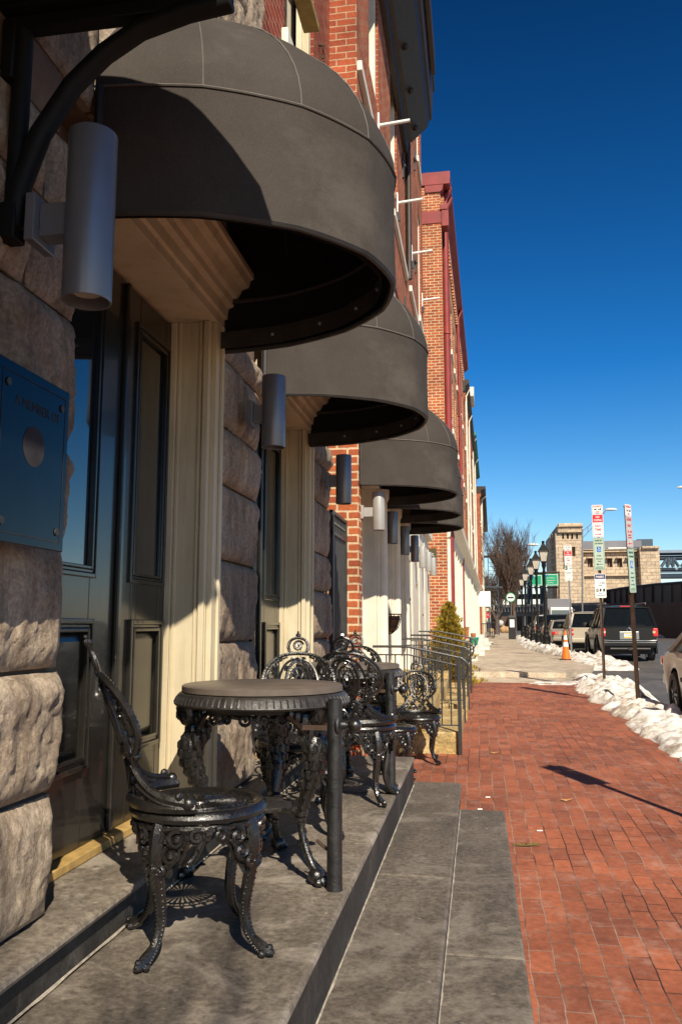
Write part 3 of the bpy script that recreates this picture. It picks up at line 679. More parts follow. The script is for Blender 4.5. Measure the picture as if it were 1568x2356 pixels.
m = MB(); m.box((-1.26, 7.655, 1.0), (-1.19, 7.70, 1.0)); m = None
# ------------------------------------------------------------------ brick building with cornice
B2 = thing('red_brick_building', 'red brick building with white window surrounds and a deep dark cornice above the awnings', 'building', (-3, 13, 0))
Y2a, Y2b, Z2 = 7.72, 18.45, 15.2
up_w = [(8.72, 9.62, 7.9, 10.2), (11.15, 12.1, 7.9, 10.2), (14.1, 15.05, 7.95, 10.4), (16.9, 17.75, 8.0, 10.5), (14.1, 15.05, 11.6, 13.9), (16.9, 17.75, 11.6, 13.9)]
mid_w = [(8.75, 9.65, 4.3, 6.5), (11.35, 12.35, 4.3, 6.5), (14.2, 15.1, 4.3, 6.6), (16.9, 17.75, 4.3, 6.6)]
gr = [(7.98, 8.98, .3, 3.05), (9.55, 10.55, .3, 3.05), (10.95, 11.85, .3, 3.05)]
wall_grid(BX, .32, Y2a, Y2b, .0, Z2, up_w+mid_w+gr, 'wall', M['brick'], B2)
m = MB(); m.box((-9, Y2a+.01, 0), (BX-.34, Y2b-.01, Z2-.2)); m.build('building_core', M['brick_dark'], B2)
m = MB(); m.box((-1.55, Y2a-.012, -.1), (BX+.004, Y2a-.002, 3.6)); m.box((BX+.001, Y2a-.01, -.1), (BX+.006, Y2a+.22, 3.6)); m.build('corner_pier', M['brick_orange'], B2)
for h in up_w+mid_w: window(BX, *h, B2, None if h in up_w[:3] else M['marble'], depth=.22, frame=.1, fm=M['cream_white'])
for a, b, z in ((Y2a-.03, 9.55, 7.14), (11.2, 13.55, 7.36), (14.3, 16.3, 7.5)): m = MB(); m.box((BX-.1, a+.045, z), (BX+.05, b, z+.11)); m.build('stone_band', M['marble'], B2, bevel=.008)
m = MB(); m.prism([(BX, 9.55), (BX+.08, 9.55), (BX+.1, 9.72), (BX+.16, 9.74), (BX+.42, 9.98), (BX+.46, 10.1), (BX+.5, 10.12), (BX+.53, 10.62), (BX+.56, 10.64), (BX+.56, 10.75), (BX, 10.75)], 'y', 3.2, 13.3)
m.build('cornice', M['brown'], B2, bevel=.004)
m = MB(); m.box((BX+.535, 3.2, 10.45), (BX+.60, 12.6, 10.85)); m.build('gutter', M['brown'], B2)
for i in range(10): m = MB(); m.ball((BX+.24, 4+i*1.0, 9.80), .05, 10); m.build('cornice_boss', M['brown'], B2, smooth=True)
m = MB()
for y in (13.6,): m.tube([(BX+.06, y, 7.4), (BX+.06, y, 10.0), (BX+.2, y-.1, 10.15)], .05, 10)
m.build('downspout', M['brown'], B2, smooth=True)
for y, z in ((10.2, 6.35), (13.1, 9.2), (13.2, 6.7), (15.8, 8.7), (15.9, 6.6), (10.5, 4.4), (16.0, 11.0), (13.2, 4.4)):
    m = MB(); m.box((BX, y-.03, z-.22), (BX+.03, y+.03, z+.22)); m.box((BX+.0, y-.16, z-.03), (BX+.029, y+.16, z+.03)); m.ball((BX+.03, y, z), .04, 8); m.build('tie_plate', M['dullblack'], B2)
# ground floor: cream frames and doors
for i, (y0, y1) in enumerate(((7.98, 8.98), (9.55, 10.55), (10.95, 11.85))):
    m = MB()
    m.box((BX-.3, y1-.02, .3), (BX+.02, y1+.16, 3.0)); m.box((BX+.021, y1+.0, .3), (BX+.05, y1+.045, 3.0)); m.box((BX+.021, y1+.10, .3), (BX+.05, y1+.145, 3.0)); m.box((BX-.3, y0-.01, .3), (BX-.01, y0+.06, 3.0)); m.box((BX-.3, y0, 3.0), (BX+.06, y1+.16, 3.12)); m.box((BX-.2, y0-.05, 3.12), (BX+.12, y1+.2, 3.2))
    m.box((BX-.24, y1-.07, .3), (BX-.12, y1-.021, 2.999))
    m.build('door_frame', M['cream_white'], B2, bevel=.006)
    lf = door_leaf(B2, BX-.22, y0+.061, y1-.071, .5, 2.99, .1, .1, 1.25, 1.42, M['door'] if i != 1 else M['greybldg'])
    if i == 0:
        q = MB(); q.tube([(BX-.2, y1-.16, 1.5), (BX-.14, y1-.16, 1.52), (BX-.14, y1-.16, 1.8), (BX-.2, y1-.16, 1.82)], .011, 8); q.build('handle', M['brass'], lf, smooth=True)
for yc in (9.06, 10.63, 12.02):
    m = MB(); m.lathe([(.0, .3), (.085, .3), (.085, .42), (.062, .46), (.058, 2.85), (.08, 2.90), (.085, 2.995), (0, 2.999)], 24, (BX+.075, yc, 0)); m.build('column', M['cream_white'], B2, smooth=True, angle=50)
m = MB(); m.box((BX-.3, 10.56, .3), (BX-.02, 10.7, 3.0)); m.tube([(BX+.04, 10.86, .3), (BX+.04, 10.86, 3.2)], .05, 10); m.build('downpipe', M['cream_white'], B2, smooth=True)
m = MB()
for a, b in ((12.55, 13.6), (13.65, 15.3), (15.35, 16.9), (16.95, 18.42)):
    m.box((BX+.001, a, .3), (BX+.035, b, 3.35)); m.box((BX+.036, a+.02, .5), (BX+.05, a+.12, 3.2)); m.box((BX+.036, b-.12, .5), (BX+.05, b-.02, 3.2))
m.box((BX+.001, 12.5, 3.36), (BX+.14, 18.42, 3.56)); m.build('wall_panels', M['cream_white'], B2, bevel=.005)
m = MB()
for y, z in ((13.1, 2.5), (13.1, 1.9), (14.6, 2.2), (15.9, 2.9), (16.2, 1.7)): m.box((BX+.036, y, z), (BX+.06, y+.05, z+.04))
m.box((BX+.036, 14.9, .95), (BX+.10, 15.25, 1.25)); m.build('vent_box', M['mortar'], B2, bevel=.004)
for k, (y, z) in enumerate(((9.55, 7.68), (12.05, 7.98), (14.95, 8.5), (18.0, 8.8))):
    Fp = thing('flagpole_bracket', ['nearest white stub flagpole, level with the dark cornice end', 'second white stub flagpole up the red brick wall', 'third white stub flagpole, in front of the pale brick side wall', 'farthest and lowest looking white stub flagpole on the red brick wall'][k], 'flagpole', (BX, y, z), 'white stub flagpoles on the brick wall')
    m = MB(); m.tube([(BX+.02, y, z), (BX+.40, y, z+.03)], .021, 12); m.lathe([(.021, .395), (.012, .398), (.012, .30)], 12, (BX, y, z+.03), 'x'); m.build('pole', M['white'], Fp, smooth=True)
    m = MB(); m.box((BX, y-.03, z-.16), (BX+.02, y+.03, z+.16)); m.build('plate', M['white'], Fp, bevel=.003)
    m = MB(); m.box((BX+.001, y-.02, z-.30), (BX+.05, y+.02, z-.17)); m.build('clip', M['dullblack'], Fp)
# ------------------------------------------------------------------ cast iron café furniture
def spiral(c, r0, turns, a0, dirn=1, n=14, r1=.18):
    return [(c[0]+cos(a0+dirn*t*turns*2*pi)*lerp(r0, r0*r1, t), c[1]+sin(a0+dirn*t*turns*2*pi)*lerp(r0, r0*r1, t)) for t in [i/n for i in range(n+1)]]
def smoothp(pts, n=5):
    out = []; P = [Vector(p) for p in pts]
    for i in range(len(P)-1):
        p0 = P[max(0, i-1)]; p1 = P[i]; p2 = P[i+1]; p3 = P[min(len(P)-1, i+2)]
        for k in range(n):
            t = k/n; out.append(.5*((2*p1)+(p2-p0)*t+(2*p0-5*p1+4*p2-p3)*t*t+(3*p1-p0-3*p2+p3)*t**3))
    out.append(P[-1]); return out
SH = .42
def make_chair(label, loc, rz):
    T = thing('cast_iron_chair', label, 'chair', loc, 'ornate black cast iron café chairs', rz)
    ir = M['iron']
    # seat: rim, pierced disc
    m = MB(); m.lathe([(.165, SH-.012), (.178, SH-.002), (.196, SH), (.208, SH-.008), (.212, SH-.02), (.206, SH-.032), (.188, SH-.036), (.165, SH-.03), (.165, SH-.012)], 44)
    m.lathe([(0, SH-.006), (.03, SH-.004), (.034, SH-.012), (0, SH-.016)], 20)
    for i in range(32):
        a = 2*pi*i/32; m.tube([(.03*cos(a), .03*sin(a), SH-.010), (.112*cos(a), .112*sin(a), SH-.012)], [.0032, .0062], 5)
    for r, t in ((.112, .006), (.142, .0045)): m.tube([(r*cos(a), r*sin(a), SH-.012) for a in np.linspace(0, 2*pi, 45)[:-1]], t, 5, True)
    for i in range(24):
        a = 2*pi*i/24; c = (.127*cos(a), .127*sin(a)); m.tube([(c[0]+.0125*cos(b), c[1]+.0125*sin(b), SH-.012) for b in np.linspace(0, 2*pi, 9)[:-1]], .0035, 4, True)
        a += pi/24; c = (.154*cos(a), .154*sin(a)); m.ball((c[0], c[1], SH-.012), .0095, 6, (1, 1, .6)); m.tube([(.142*cos(a), .142*sin(a), SH-.014), (.168*cos(a), .168*sin(a), SH-.014)], .004, 4)
    m.build('seat', ir, T, smooth=True, local=True)
    # apron: ring with scrolls hung under the rim
    m = MB(); R = .192
    def cyl(th, z, r=R): return (r*cos(th), r*sin(th), z)
    m.tube([cyl(a, SH-.046+.004*sin(a*16)) for a in np.linspace(0, 2*pi, 65)[:-1]], .008, 5, True)
    for q in range(4):
        th = pi/4+q*pi/2
        for s in (-1, 1):
            for (cu, cz, rr, tr, a0, tk) in ((.062, -.075, .026, 1.35, 1.2, .0075), (.045, -.12, .024, 1.3, 2.2, .007), (.118, -.066, .020, 1.3, 1.0, .0065), (.155, -.058, .012, 1.1, .4, .006)):
                sp = spiral((0, 0), rr, tr, a0, 1)
                m.tube([cyl(th+s*(cu+u)/R, SH+cz+v, R+.004) for u, v in sp], [tk*1.35*(1-.45*i/14) for i in range(15)], 5)
                m.ball(cyl(th+s*cu/R, SH+cz, R+.006), tk*1.7, 6)
            m.tube([Vector(cyl(th+s*u/R, SH+z, R+.004)) for u, z in ((.0, -.05), (.03, -.052), (.055, -.045), (.09, -.05), (.13, -.042))], .007, 5)
            m.tube([Vector(cyl(th+s*u/R, SH+z, R+.002)) for u, z in ((.012, -.17), (.032, -.15), (.05, -.142), (.066, -.125), (.07, -.10), (.085, -.085))], [.006, .008, .007, .007, .006, .005], 5)
            for i in range(6): m.ball(cyl(th+s*(.018+.012*i)/R, SH-.078-.004*i*(i % 2), R+.012), .0055, 6)
        m.ball(cyl(th+pi/4, SH-.058), .010, 6, (1, 1, 1.5))
        def pl(u, v, th=th):
            a = (u-.5)*1.25; d = .045+.115*max(0, cos(a*2.6))**1.2+.010*sin(u*40)
            return ((R-.004+.006*sin(v*9+u*31)*v)*cos(th+a), (R-.004+.006*sin(v*9+u*31)*v)*sin(th+a), SH-.035-d*v)
        a0_ = len(m.v); m.grid(pl, 26, 6)
    m.build('apron', ir, T, smooth=True, local=True)
    # legs
    prof_ = smoothp([(.178, SH-.03), (.196, SH-.08), (.199, SH-.13), (.190, .23), (.176, .16), (.172, .12), (.182, .075), (.203, .042), (.228, .022), (.246, .018)], 4)
    for q in range(4):
        th = pi/4+q*pi/2; m = MB(); n = len(prof_)
        rad = [lerp(.024, .0135, min(1, i/(n*.8))) + (.004 if i > n-4 else 0) for i in range(n)]
        m.tube([(p[0]*cos(th), p[0]*sin(th), p[1]) for p in prof_], rad, 8)
        for i in range(9, n-4, 1):
            p = prof_[i]; nx = rad[i]*.95; m.ball(((p[0]+nx)*cos(th), (p[0]+nx)*sin(th), p[1]), .0062, 6, (1, 1, .7))
            for s in (-1, 1): m.ball(((p[0]+.003)*cos(th)-s*rad[i]*.8*sin(th), (p[0]+.003)*sin(th)+s*rad[i]*.95*cos(th), p[1]-.006), .0052, 5)
        m.tube([((.205)*cos(th), (.205)*sin(th), .045), (.235*cos(th), .235*sin(th), .026), (.262*cos(th), .262*sin(th), .017), (.275*cos(th), .275*sin(th), .015)], [.013, .017, .014, .007], 8); m.ball((.262*cos(th), .262*sin(th), .028), .011, 8)
        for s in (-1, 1): m.ball((.245*cos(th)-s*.014*sin(th), .245*sin(th)+s*.014*cos(th), .014), .012, 8)
        m.ball((.203*cos(th), .203*sin(th), .265), .017, 8); 
        for s in (-1, 1):
            sp = spiral((0, 0), .020, 1.2, pi*.9, s)
            m.tube([((.205)*cos(th)-s*(.02+u)*sin(th), (.205)*sin(th)+s*(.02+u)*cos(th), .262+v) for u, v in sp], .0065, 5)
        m.build('leg', ir, T, smooth=True, local=True)
    # back rest, curved round the rear (-x) half of the seat
    m = MB()
    def B(u, v, o=0):
        k = max(0, min(1, v/.16)); rb = lerp(.203, .33, k); ph = u/rb
        tl = .10*v+.62*v*v if v < .14 else .0262+.36*(v-.14)
        return Vector((-(.203+tl)+rb*(1-cos(ph))+o, rb*sin(ph), SH+v))
    def bt(pts, r, n=5, closed=False, o=0, sm=0):
        if sm: pts = [tuple(p) for p in smoothp(pts, sm)]
        m.tube([B(u, v, o) for u, v in pts], r, n, closed)
    m.tube([B(u, .014) for u in np.linspace(-.285, .285, 29)], [.012+.007*cos(u*4) for u in np.linspace(-.285, .285, 29)], 6)
    for s in (-1, 1):
        bt([(s*.095, .125), (s*.115, .095), (s*.155, .062), (s*.195, .045), (s*.235, .038), (s*.262, .034)], .0125, 6, sm=4)
        bt([(s*.10, .07), (s*.17, .035), (s*.22, .022), (s*.27, .016)], .012, 6, sm=4)
        p = B(s*.272, .030); m.ball(p, .019, 10); p = B(s*.25, .05, .004); m.ball(p, .013, 8)
        # outer frame
        fr = [(s*.105, .12), (s*.118, .15), (s*.158, .178), (s*.188, .22), (s*.192, .265), (s*.172, .315), (s*.128, .358), (s*.07, .383), (0, .39)]
        bt(fr, .0095, 6, sm=5)
        for i, q in enumerate(smoothp(fr, 7)):
            if i % 2: m.ball(B(q[0], q[1], .008), .0052, 5)
        bt([(s*(abs(q)-.014 if abs(q) > .02 else q), w-.010) for q, w in fr[1:-1]], .0055, 5, sm=4)
        for (cu, cv, rr, tr, a0, dr) in ((.163, .225, .013, 1.2, 0, 1), (.163, .275, .013, 1.2, 2, -1), (.095, .36, .012, 1.2, 1, 1), (.10, .150, .014, 1.2, 0, -1), (.075, .05, .015, 1.3, 2, 1), (.125, .04, .012, 1.2, 1, -1), (.025, .36, .010, 1.1, 0, 1), (.118, .27, .012, 1.2, 1, 1)):
            bt([(s*(cu+a), cv+b) for a, b in spiral((0, 0), rr, tr, a0, dr)], .0058, 5); m.ball(B(s*cu, cv, .003), .0075, 6)
        bt([(s*.083, .145), (s*.10, .19), (s*.103, .24), (s*.088, .30), (s*.055, .345), (0, .365)], .007, 5, sm=4)
        bt([(s*.128, .16), (s*.108, .15), (s*.10, .13)], .009, 5, sm=2); m.ball(B(s*.135, .155, .004), .0135, 8)
        for (cu, cv, rr, tr, a0, dr, tk) in ((.142, .245, .028, 1.5, -1.5, 1, .0065), (.135, .30, .018, 1.3, 1.5, 1, .0055), (.118, .335, .012, 1.1, 0, -1, .005), (.135, .20, .017, 1.3, 1.7, -1, .0055), (.055, .085, .022, 1.4, .5, 1, .006), (.022, .105, .014, 1.2, 2.4, -1, .005), (.10, .085, .013, 1.2, 3, 1, .005), (.062, .17, .014, 1.3, 2, -1, .005), (.058, .315, .013, 1.2, -1, 1, .005), (.03, .055, .012, 1.2, 0, 1, .005), (.16, .055, .012, 1.2, 1, 1, .005)):
            bt([(s*(cu+a), cv+b) for a, b in spiral((0, 0), rr, tr, a0, dr)], [tk*1.45*(1-.4*i/14) for i in range(15)], 5); m.ball(B(s*cu, cv, .003), tk*1.9, 6)
        bt([(s*.07, .11), (s*.05, .125), (s*.03, .13), (0, .128)], .007, 5, sm=2); bt([(s*.09, .12), (s*.06, .10), (s*.02, .075), (0, .03)], .0065, 5, sm=3)
        bt([(s*.045, .40), (s*.052, .425), (s*.040, .455), (s*.015, .468), (0, .47)], .0085, 6, sm=4); bt([(s*.045, .40), (s*.025, .392), (0, .392)], .0085, 6, sm=2)
    for (ru, rv, tk) in ((.064, .108, .009), (.042, .075, .0075), (.019, .036, .007)):
        bt([(ru*cos(a), .245+rv*sin(a)) for a in np.linspace(0, 2*pi, 25)[:-1]], tk, 5, True)
    for a in np.linspace(0, 2*pi, 29)[:-1]: m.ball(B(.052*cos(a), .245+.09*sin(a), .006), .0045, 5)
    for a in np.linspace(0, 2*pi, 13)[:-1]: m.tube([B(.018*cos(a), .245+.034*sin(a)), B(.04*cos(a+.3), .245+.072*sin(a+.3))], .003, 4)
    for v in (.15, .245, .36, .335): m.ball(B(0, v, .006), .0105, 8)
    bt([(a, b+.428) for a, b in spiral((0, 0), .028, 1.6, .3, 1, 18)], .0062, 5); m.ball(B(0, .428), .008, 6); m.ball(B(0, .482), .0135, 8); m.ball(B(0, .499), .007, 6)
    m.build('backrest', ir, T, smooth=True, local=True)
    return T
ch1 = make_chair('nearest ornate black cast iron chair, in front of the double door at the left', (-.865, 2.57, ZP), radians(27))
def chair(label, loc, deg): return dup(ch1, loc, radians(deg), label)
chair('black cast iron chair behind the near table, its front turned to the viewer', (-.85, 3.98, ZP), -76)
chair('dark cast iron chair seen from behind, standing between the two round tables', (-.675, 4.74, ZP), 84)
chair('cast iron chair hidden behind the far round table, only its crowned back showing', (-.83, 5.66, ZP), -82)
chair('low cast iron chair on the brick pavement, side on behind the platform end', (-.745, 7.28, zs(7.3)), 2)
chair('farthest cast iron chair, on the brick pavement facing the viewer beside the railing', (-.575, 7.95, zs(7.95)), -84)
def make_table(label, loc, rz):
    T = thing('cast_iron_table', label, 'table', loc, 'round café tables on the slate platform', rz)
    z = .72; m = MB()
    m.lathe([(0, z), (.316, z), (.322, z-.004), (.322, z-.024), (.314, z-.027), (0, z-.027)], 72); m.build('table_top', M['tabletop'], T, smooth=True, local=True)
    m = MB(); m.lathe([(.30, z-.028), (.326, z-.028), (.334, z-.034), (.345, z-.052), (.352, z-.070), (.345, z-.078), (.30, z-.074)], 72)
    for i in range(84):
        a = 2*pi*i/84; c, s_ = cos(a), sin(a)
        m.tube([(.329*c, .329*s_, z-.031), (.341*c, .341*s_, z-.047), (.3495*c, .3495*s_, z-.066)], [.0015, .004, .0048], 5)
    m.build('rim', M['iron_dull'], T, smooth=True, local=True)
    m = MB()
    m.tube([(.27*cos(a), .27*sin(a), z-.085) for a in np.linspace(0, 2*pi, 61)[:-1]], .014, 6, True)
    for i in range(24):
        a = 2*pi*i/24; sp = spiral((0, 0), .026, 1.3, .4, 1 if i % 2 else -1)
        m.tube([((.265)*cos(a+u/.265), .265*sin(a+u/.265), z-.115+v) for u, v in sp], .007, 5)
    for q in range(3):
        a = radians(30+120*q)+pi/3; m.tube([(.27*cos(a), .27*sin(a), z-.1), (.1*cos(a), .1*sin(a), z-.13), (0, 0, z-.14)], .012, 6)
    m.build('apron', M['iron_dull'], T, smooth=True, local=True)
    pr = smoothp([(.30, z-.075), (.292, z-.11), (.262, z-.15), (.262, z-.19), (.285, z-.225), (.282, z-.29), (.255, z-.36), (.225, z-.44), (.212, z-.50), (.225, .15), (.262, .075), (.288, .05)], 4)
    for q in range(3):
        th = radians(-30+120*q); m = MB(); n = len(pr)
        def rr(p):
            zz = p[1]
            return lerp(.015, .047, max(0, min(1, (zz-.22)/.26))) if zz < .56 else (.040 if zz < .6 else .048)
        m.tube([(p[0]*cos(th), p[0]*sin(th), p[1]) for p in pr], [rr(p) for p in pr], 10)
        def W(r, t, zz): return (r*cos(th)-t*sin(th), r*sin(th)+t*cos(th), zz)
        # acanthus shoulder with lobes and side scroll wings
        for s in (-1, 1):
            for (t, zz, rr_, r0) in ((.05, z-.12, .026, .27), (.085, z-.105, .022, .265), (.115, z-.095, .018, .26), (.03, z-.165, .022, .285), (.035, z-.225, .02, .292), (.027, z-.275, .017, .288)):
                m.ball(W(r0, s*t, zz), rr_, 8, (1, 1, 1.2))
            m.tube([W(.265, s*.02, z-.19), W(.27, s*.05, z-.16), W(.262, s*.09, z-.125), W(.26, s*.14, z-.10)], [.020, .016, .014, .009], 6)
            sp = spiral((0, 0), .030, 1.4, -.8, 1); m.tube([W(.285, s*(.045+u), z-.20+v) for u, v in sp], .0085, 5)
        for i, p in enumerate(pr):
            if 12 < i < n-6 and i % 2 == 0:
                k = rr(p); m.ball(W(p[0]+k*.85, 0, p[1]), .010, 6); 
                for s in (-1, 1): m.ball(W(p[0]+k*.4, s*k*.85, p[1]-.01), .0085, 6)
        for i, p in enumerate(pr):
            k = rr(p)
            if k > .03 and i % 2 == 0 and p[1] < .62:
                for j in range(7):
                    aa = 2*pi*(j+(i//2 % 2)*.5)/7; m.ball((( p[0]+k*.93*cos(aa))*cos(th)-k*.93*sin(aa)*sin(th), (p[0]+k*.93*cos(aa))*sin(th)+k*.93*sin(aa)*cos(th), p[1]), .0125, 6, (1, 1, 1.7))
        for zz, r0, k in ((.245, .222, .031), (.225, .219, .026), (.14, .228, .020)): m.ball(W(r0-.012, 0, zz), k, 10, (1, 1, .55))
        # paw
        m.ball(W(.29, 0, .032), .033, 10, (1, 1, .95))
        for t in (-.022, 0, .022): m.ball(W(.316, t, .018), .0165, 8, (1, 1, 1)); m.ball(W(.328, t, .012), .009, 6)
        m.box(W(.27, 0, 0)[:2]+(0,), W(.275, .01, .02))
        m.build('leg', M['iron'], T, smooth=True, local=True)
        b = MB(); b.tube([(.215*cos(th), .215*sin(th), .235), (.09*cos(th), .09*sin(th), .245)], .010, 6); b.build('stretcher', M['iron'], T, smooth=True, local=True)
    m = MB(); m.lathe([(0, .256), (.118, .256), (.122, .252), (.118, .240), (0, .238)], 36)
    for i in range(18): a = 2*pi*i/18; m.ball((.12*cos(a), .12*sin(a), .248), .010, 6)
    m.build('shelf', M['iron_dull'], T, smooth=True, local=True)
    return T
t1 = make_table('nearer round café table with a brown-black top and gadrooned iron rim', (-.865, 3.33, ZP), 0)
dup(t1, (-.81, 5.2, ZP), radians(8), 'farther round café table, partly behind the dark chair back')
def bpost(label, x, y, tx, ty):
    T = thing('iron_post', label, 'post', (x, y, ZP), 'black pipe posts at the platform edge')
    m = MB(); m.lathe([(0, 0), (.030, 0), (.0285, .02), (.0275, .68), (.0, .682)], 24); m.build('tube', M['postblack'], T, smooth=True, local=True)
    m = MB(); zz = .585; m.lathe([(.026, 0), (.034, 0), (.040, .006), (.036, .014), (.018, .02), (.016, .038), (0, .04)], 24, (0.0, 0, zz), 'x'); m.v = [(v[0]+.006, v[1], v[2]) for v in m.v]; m.build('flange', M['postblack'], T, smooth=True, local=True)
    m = MB(); m.ball((.075, 0, zz), .026, 16); m.tube([(.03, 0, zz), (.06, 0, zz)], .011, 10); m.build('ball_knob', M['iron'], T, smooth=True, local=True)
    m = MB(); d = Vector((tx-x, ty-y, 0)); m.box((min(d.x, 0), -.006, .565), (max(d.x, 0), .006, .583)); m.tube([(0, 0, .12), (d.x*.6, d.y*.6, .16)], .006, 6); m.build('tie_rod', M['rustpost'], T, local=True)
    return T
bpost('black pipe post with ball knob, right of the nearer round table', -.537, 3.135, -.66, 3.2)
bpost('black pipe post with ball knob, right of the farther round table', -.519, 4.95, -.62, 5.05)
# ------------------------------------------------------------------ stone stoops and hand rails beyond the platform
def stoop(label, y0, y1, x1, n, h=.2):
    T = thing('entrance_steps', label, 'steps', (BX, (y0+y1)/2, zs(y0)), 'sandstone entrance steps under the railings')
    for i in range(n):
        z0 = zs(y0)-.1 if i == 0 else zs(y0)+h*i+.001; m = MB(); m.box((BX-.05, y0+.0+i*.0, z0), (x1-i*.30, y1-.0, zs(y0)+h*(i+1))); m.build('step', M['yellowstone'], T, bevel=.015)
    return T
stoop('nearest yellow sandstone step block under the first railing', 8.42, 10.75, -.20, 2, .21)
stoop('middle yellow sandstone steps, behind the nearest step block', 11.1, 13.3, -.17, 3, .2)
stoop('farthest sandstone steps, below the golden evergreen', 14.0, 14.9, -.2, 2, .2)
def rail(label, y, zb, zt, xw=BX+.05, xe=-.20, flip=1):
    T = thing('hand_rail', label, 'railing', (xe, y, zb), 'dark grey wrought iron hand rails')
    m = MB(); xk = lerp(xw, xe, .42)
    pts = [(xw, y, zt+.10), (xk-.05, y, zt+.10), (xk+.03, y, zt+.092), (xe-.02, y, zt), (xe+.04, y, zt-.02), (xe+.085, y, zt-.07), (xe+.09, y, zt-.13), (xe+.06, y, zt-.19), (xe+.015, y, zt-.21)]
    m.tube([tuple(p) for p in smoothp(pts, 4)], .0125, 8); m.tube([(xw, y, zt+.02), (xk, y, zt+.02), (xe, y, zt-.085)], .008, 6); m.build('top_rail', M['railgrey'], T, smooth=True)
    m = MB(); m.box((xe-.018, y-.018, zb), (xe+.018, y+.018, zt)); m.build('post', M['railgrey'], T, bevel=.003)
    m = MB(); zz = zb+.30
    m.tube([(xw, y, zz), (xe, y, zz)], .008, 6)
    for i in range(9):
        x = lerp(xw, xe, (i+.5)/9.4); zt2 = zt+.02 if x < xk else lerp(zt+.02, zt-.085, (x-xk)/(xe-xk))
        m.tube([(x, y, zz), (x, y, zt2)], .0075, 6)
    m.build('bars', M['railgrey'], T, smooth=True)
    m = MB(); cx_ = lerp(xw, xe, .55); cz = zt-.26
    for k in range(10):
        a = 2*pi*k/10
        m.tube([(cx_+.055*cos(a)+u, y+.012, cz+.1*sin(a)*1.0+v) for u, v in spiral((0, 0), .042, 1.2, a, 1)], .0048, 5)
    for k in range(8):
        a = 2*pi*k/8; m.ball((cx_+.03*cos(a), y+.014, cz+.03*sin(a)), .016, 6, (1, .4, 1))
        m.tube([(cx_+.02*cos(a), y+.012, cz+.02*sin(a)), (cx_+.10*cos(a+.3), y+.012, cz+.16*sin(a+.3))], .004, 4)
    m.tube([(cx_+.12*cos(a), y+.012, cz+.17*sin(a)) for a in np.linspace(0, 2*pi, 33)[:-1]], .006, 5, True)
    m.build('scroll_panel', M['railgrey'], T, smooth=True)
    return T
rail('nearest dark grey hand rail with curled end and scroll panel', 8.38, zs(8.3)-.02, 1.20)
rail('second dark grey hand rail from the viewer', 10.85, zs(10.8)-.02, 1.24)
rail('third dark grey hand rail from the viewer', 12.4, zs(12.4), 1.27, xe=-.17)
rail('farthest hand rail, in front of the golden evergreen', 14.95, zs(14.9), 1.31, xe=-.15)
# golden evergreen
def evergreen():
    T = thing('evergreen_shrub', 'golden conical evergreen shrub between the railings and the pale facade', 'shrub', (-.55, 15.9, zs(15.9)))
    zb = zs(15.9); rng = random.Random(3)
    m = MB(); m.tube([(-.55, 15.9, zb-.1), (-.55, 15.9, zb+.9), (-.56, 15.92, zb+1.45)], [.04, .025, .008], 8); m.build('trunk', M['bark'], T, smooth=True)
    for name, mt, n in (('foliage', 'leafA', 9500), ('foliage', 'leafB', 5200)):
        m = MB(); vs = []; fs = []
        lead = [(0, 0, 1.58, 1.0), (-.12, .05, 1.42, .55), (.12, -.05, 1.36, .5), (.2, .12, 1.1, .4), (-.22, -.1, 1.05, .4)]
        for i in range(n):
            L = rng.choices(lead, [3, 1.2, 1.2, .8, .8])[0]; h = rng.random()**1.15; top = L[2]
            rad = .50*L[3]*(1-h)**.62*(1+.22*sin(7*h*6+L[0]*40)); a = rng.uniform(0, 2*pi); q = rad*rng.uniform(.55, 1.05)*(1+.15*sin(a*5+h*20))
            c = Vector((-.55+L[0]*(1-.3*h)+q*cos(a), 15.9+L[1]+q*sin(a), zb+.08+h*(top-.08)))
            # upright feathery spray: three narrow blades
            d = Vector((cos(a)*.6, sin(a)*.6, rng.uniform(.5, 1.3))).normalized(); s = d.cross(Vector((rng.uniform(-1, 1), rng.uniform(-1, 1), .2))).normalized(); ln = rng.uniform(.03, .075); wd = rng.uniform(.008, .017)
            o = len(vs); vs += [c-s*wd, c+s*wd, c+d*ln]; fs.append((o, o+1, o+2))
            d2 = (d+s*.8).normalized(); o = len(vs); vs += [c, c+d*wd*1.6, c+d2*ln*.8]; fs.append((o, o+1, o+2))
        m.add(vs, fs); m.build(name, M[mt], T)
evergreen()
# hanging half basket
T = thing('wall_basket', 'half round black wire planter with brown liner on the facade', 'planter', (BX, 9.75, 1.5))
m = MB(); c = (BX+.02, 9.75, 1.62)
m.lathe([(.0, -.20), (.08, -.19), (.14, -.14), (.175, -.06), (.18, 0), (.0, 0.0)], 24, c, 'z', -pi/2, pi/2); m.build('liner', M['coco'], T, smooth=True)
m = MB()
for k in range(7):
    a = -pi/2+pi*k/6; m.tube([(c[0]+r*cos(a), c[1]+r*sin(a), c[2]+z) for r, z in ((.01, -.215), (.085, -.203), (.15, -.148), (.185, -.06), (.19, .02))], .005, 5)
for r, z in ((.19, .02), (.187, -.04), (.16, -.13)): m.tube([(c[0]+r*cos(a), c[1]+r*sin(a), c[2]+z) for a in np.linspace(-pi/2, pi/2, 17)], .006, 5)
m.build('wire_frame', M['dullblack'], T, smooth=True)
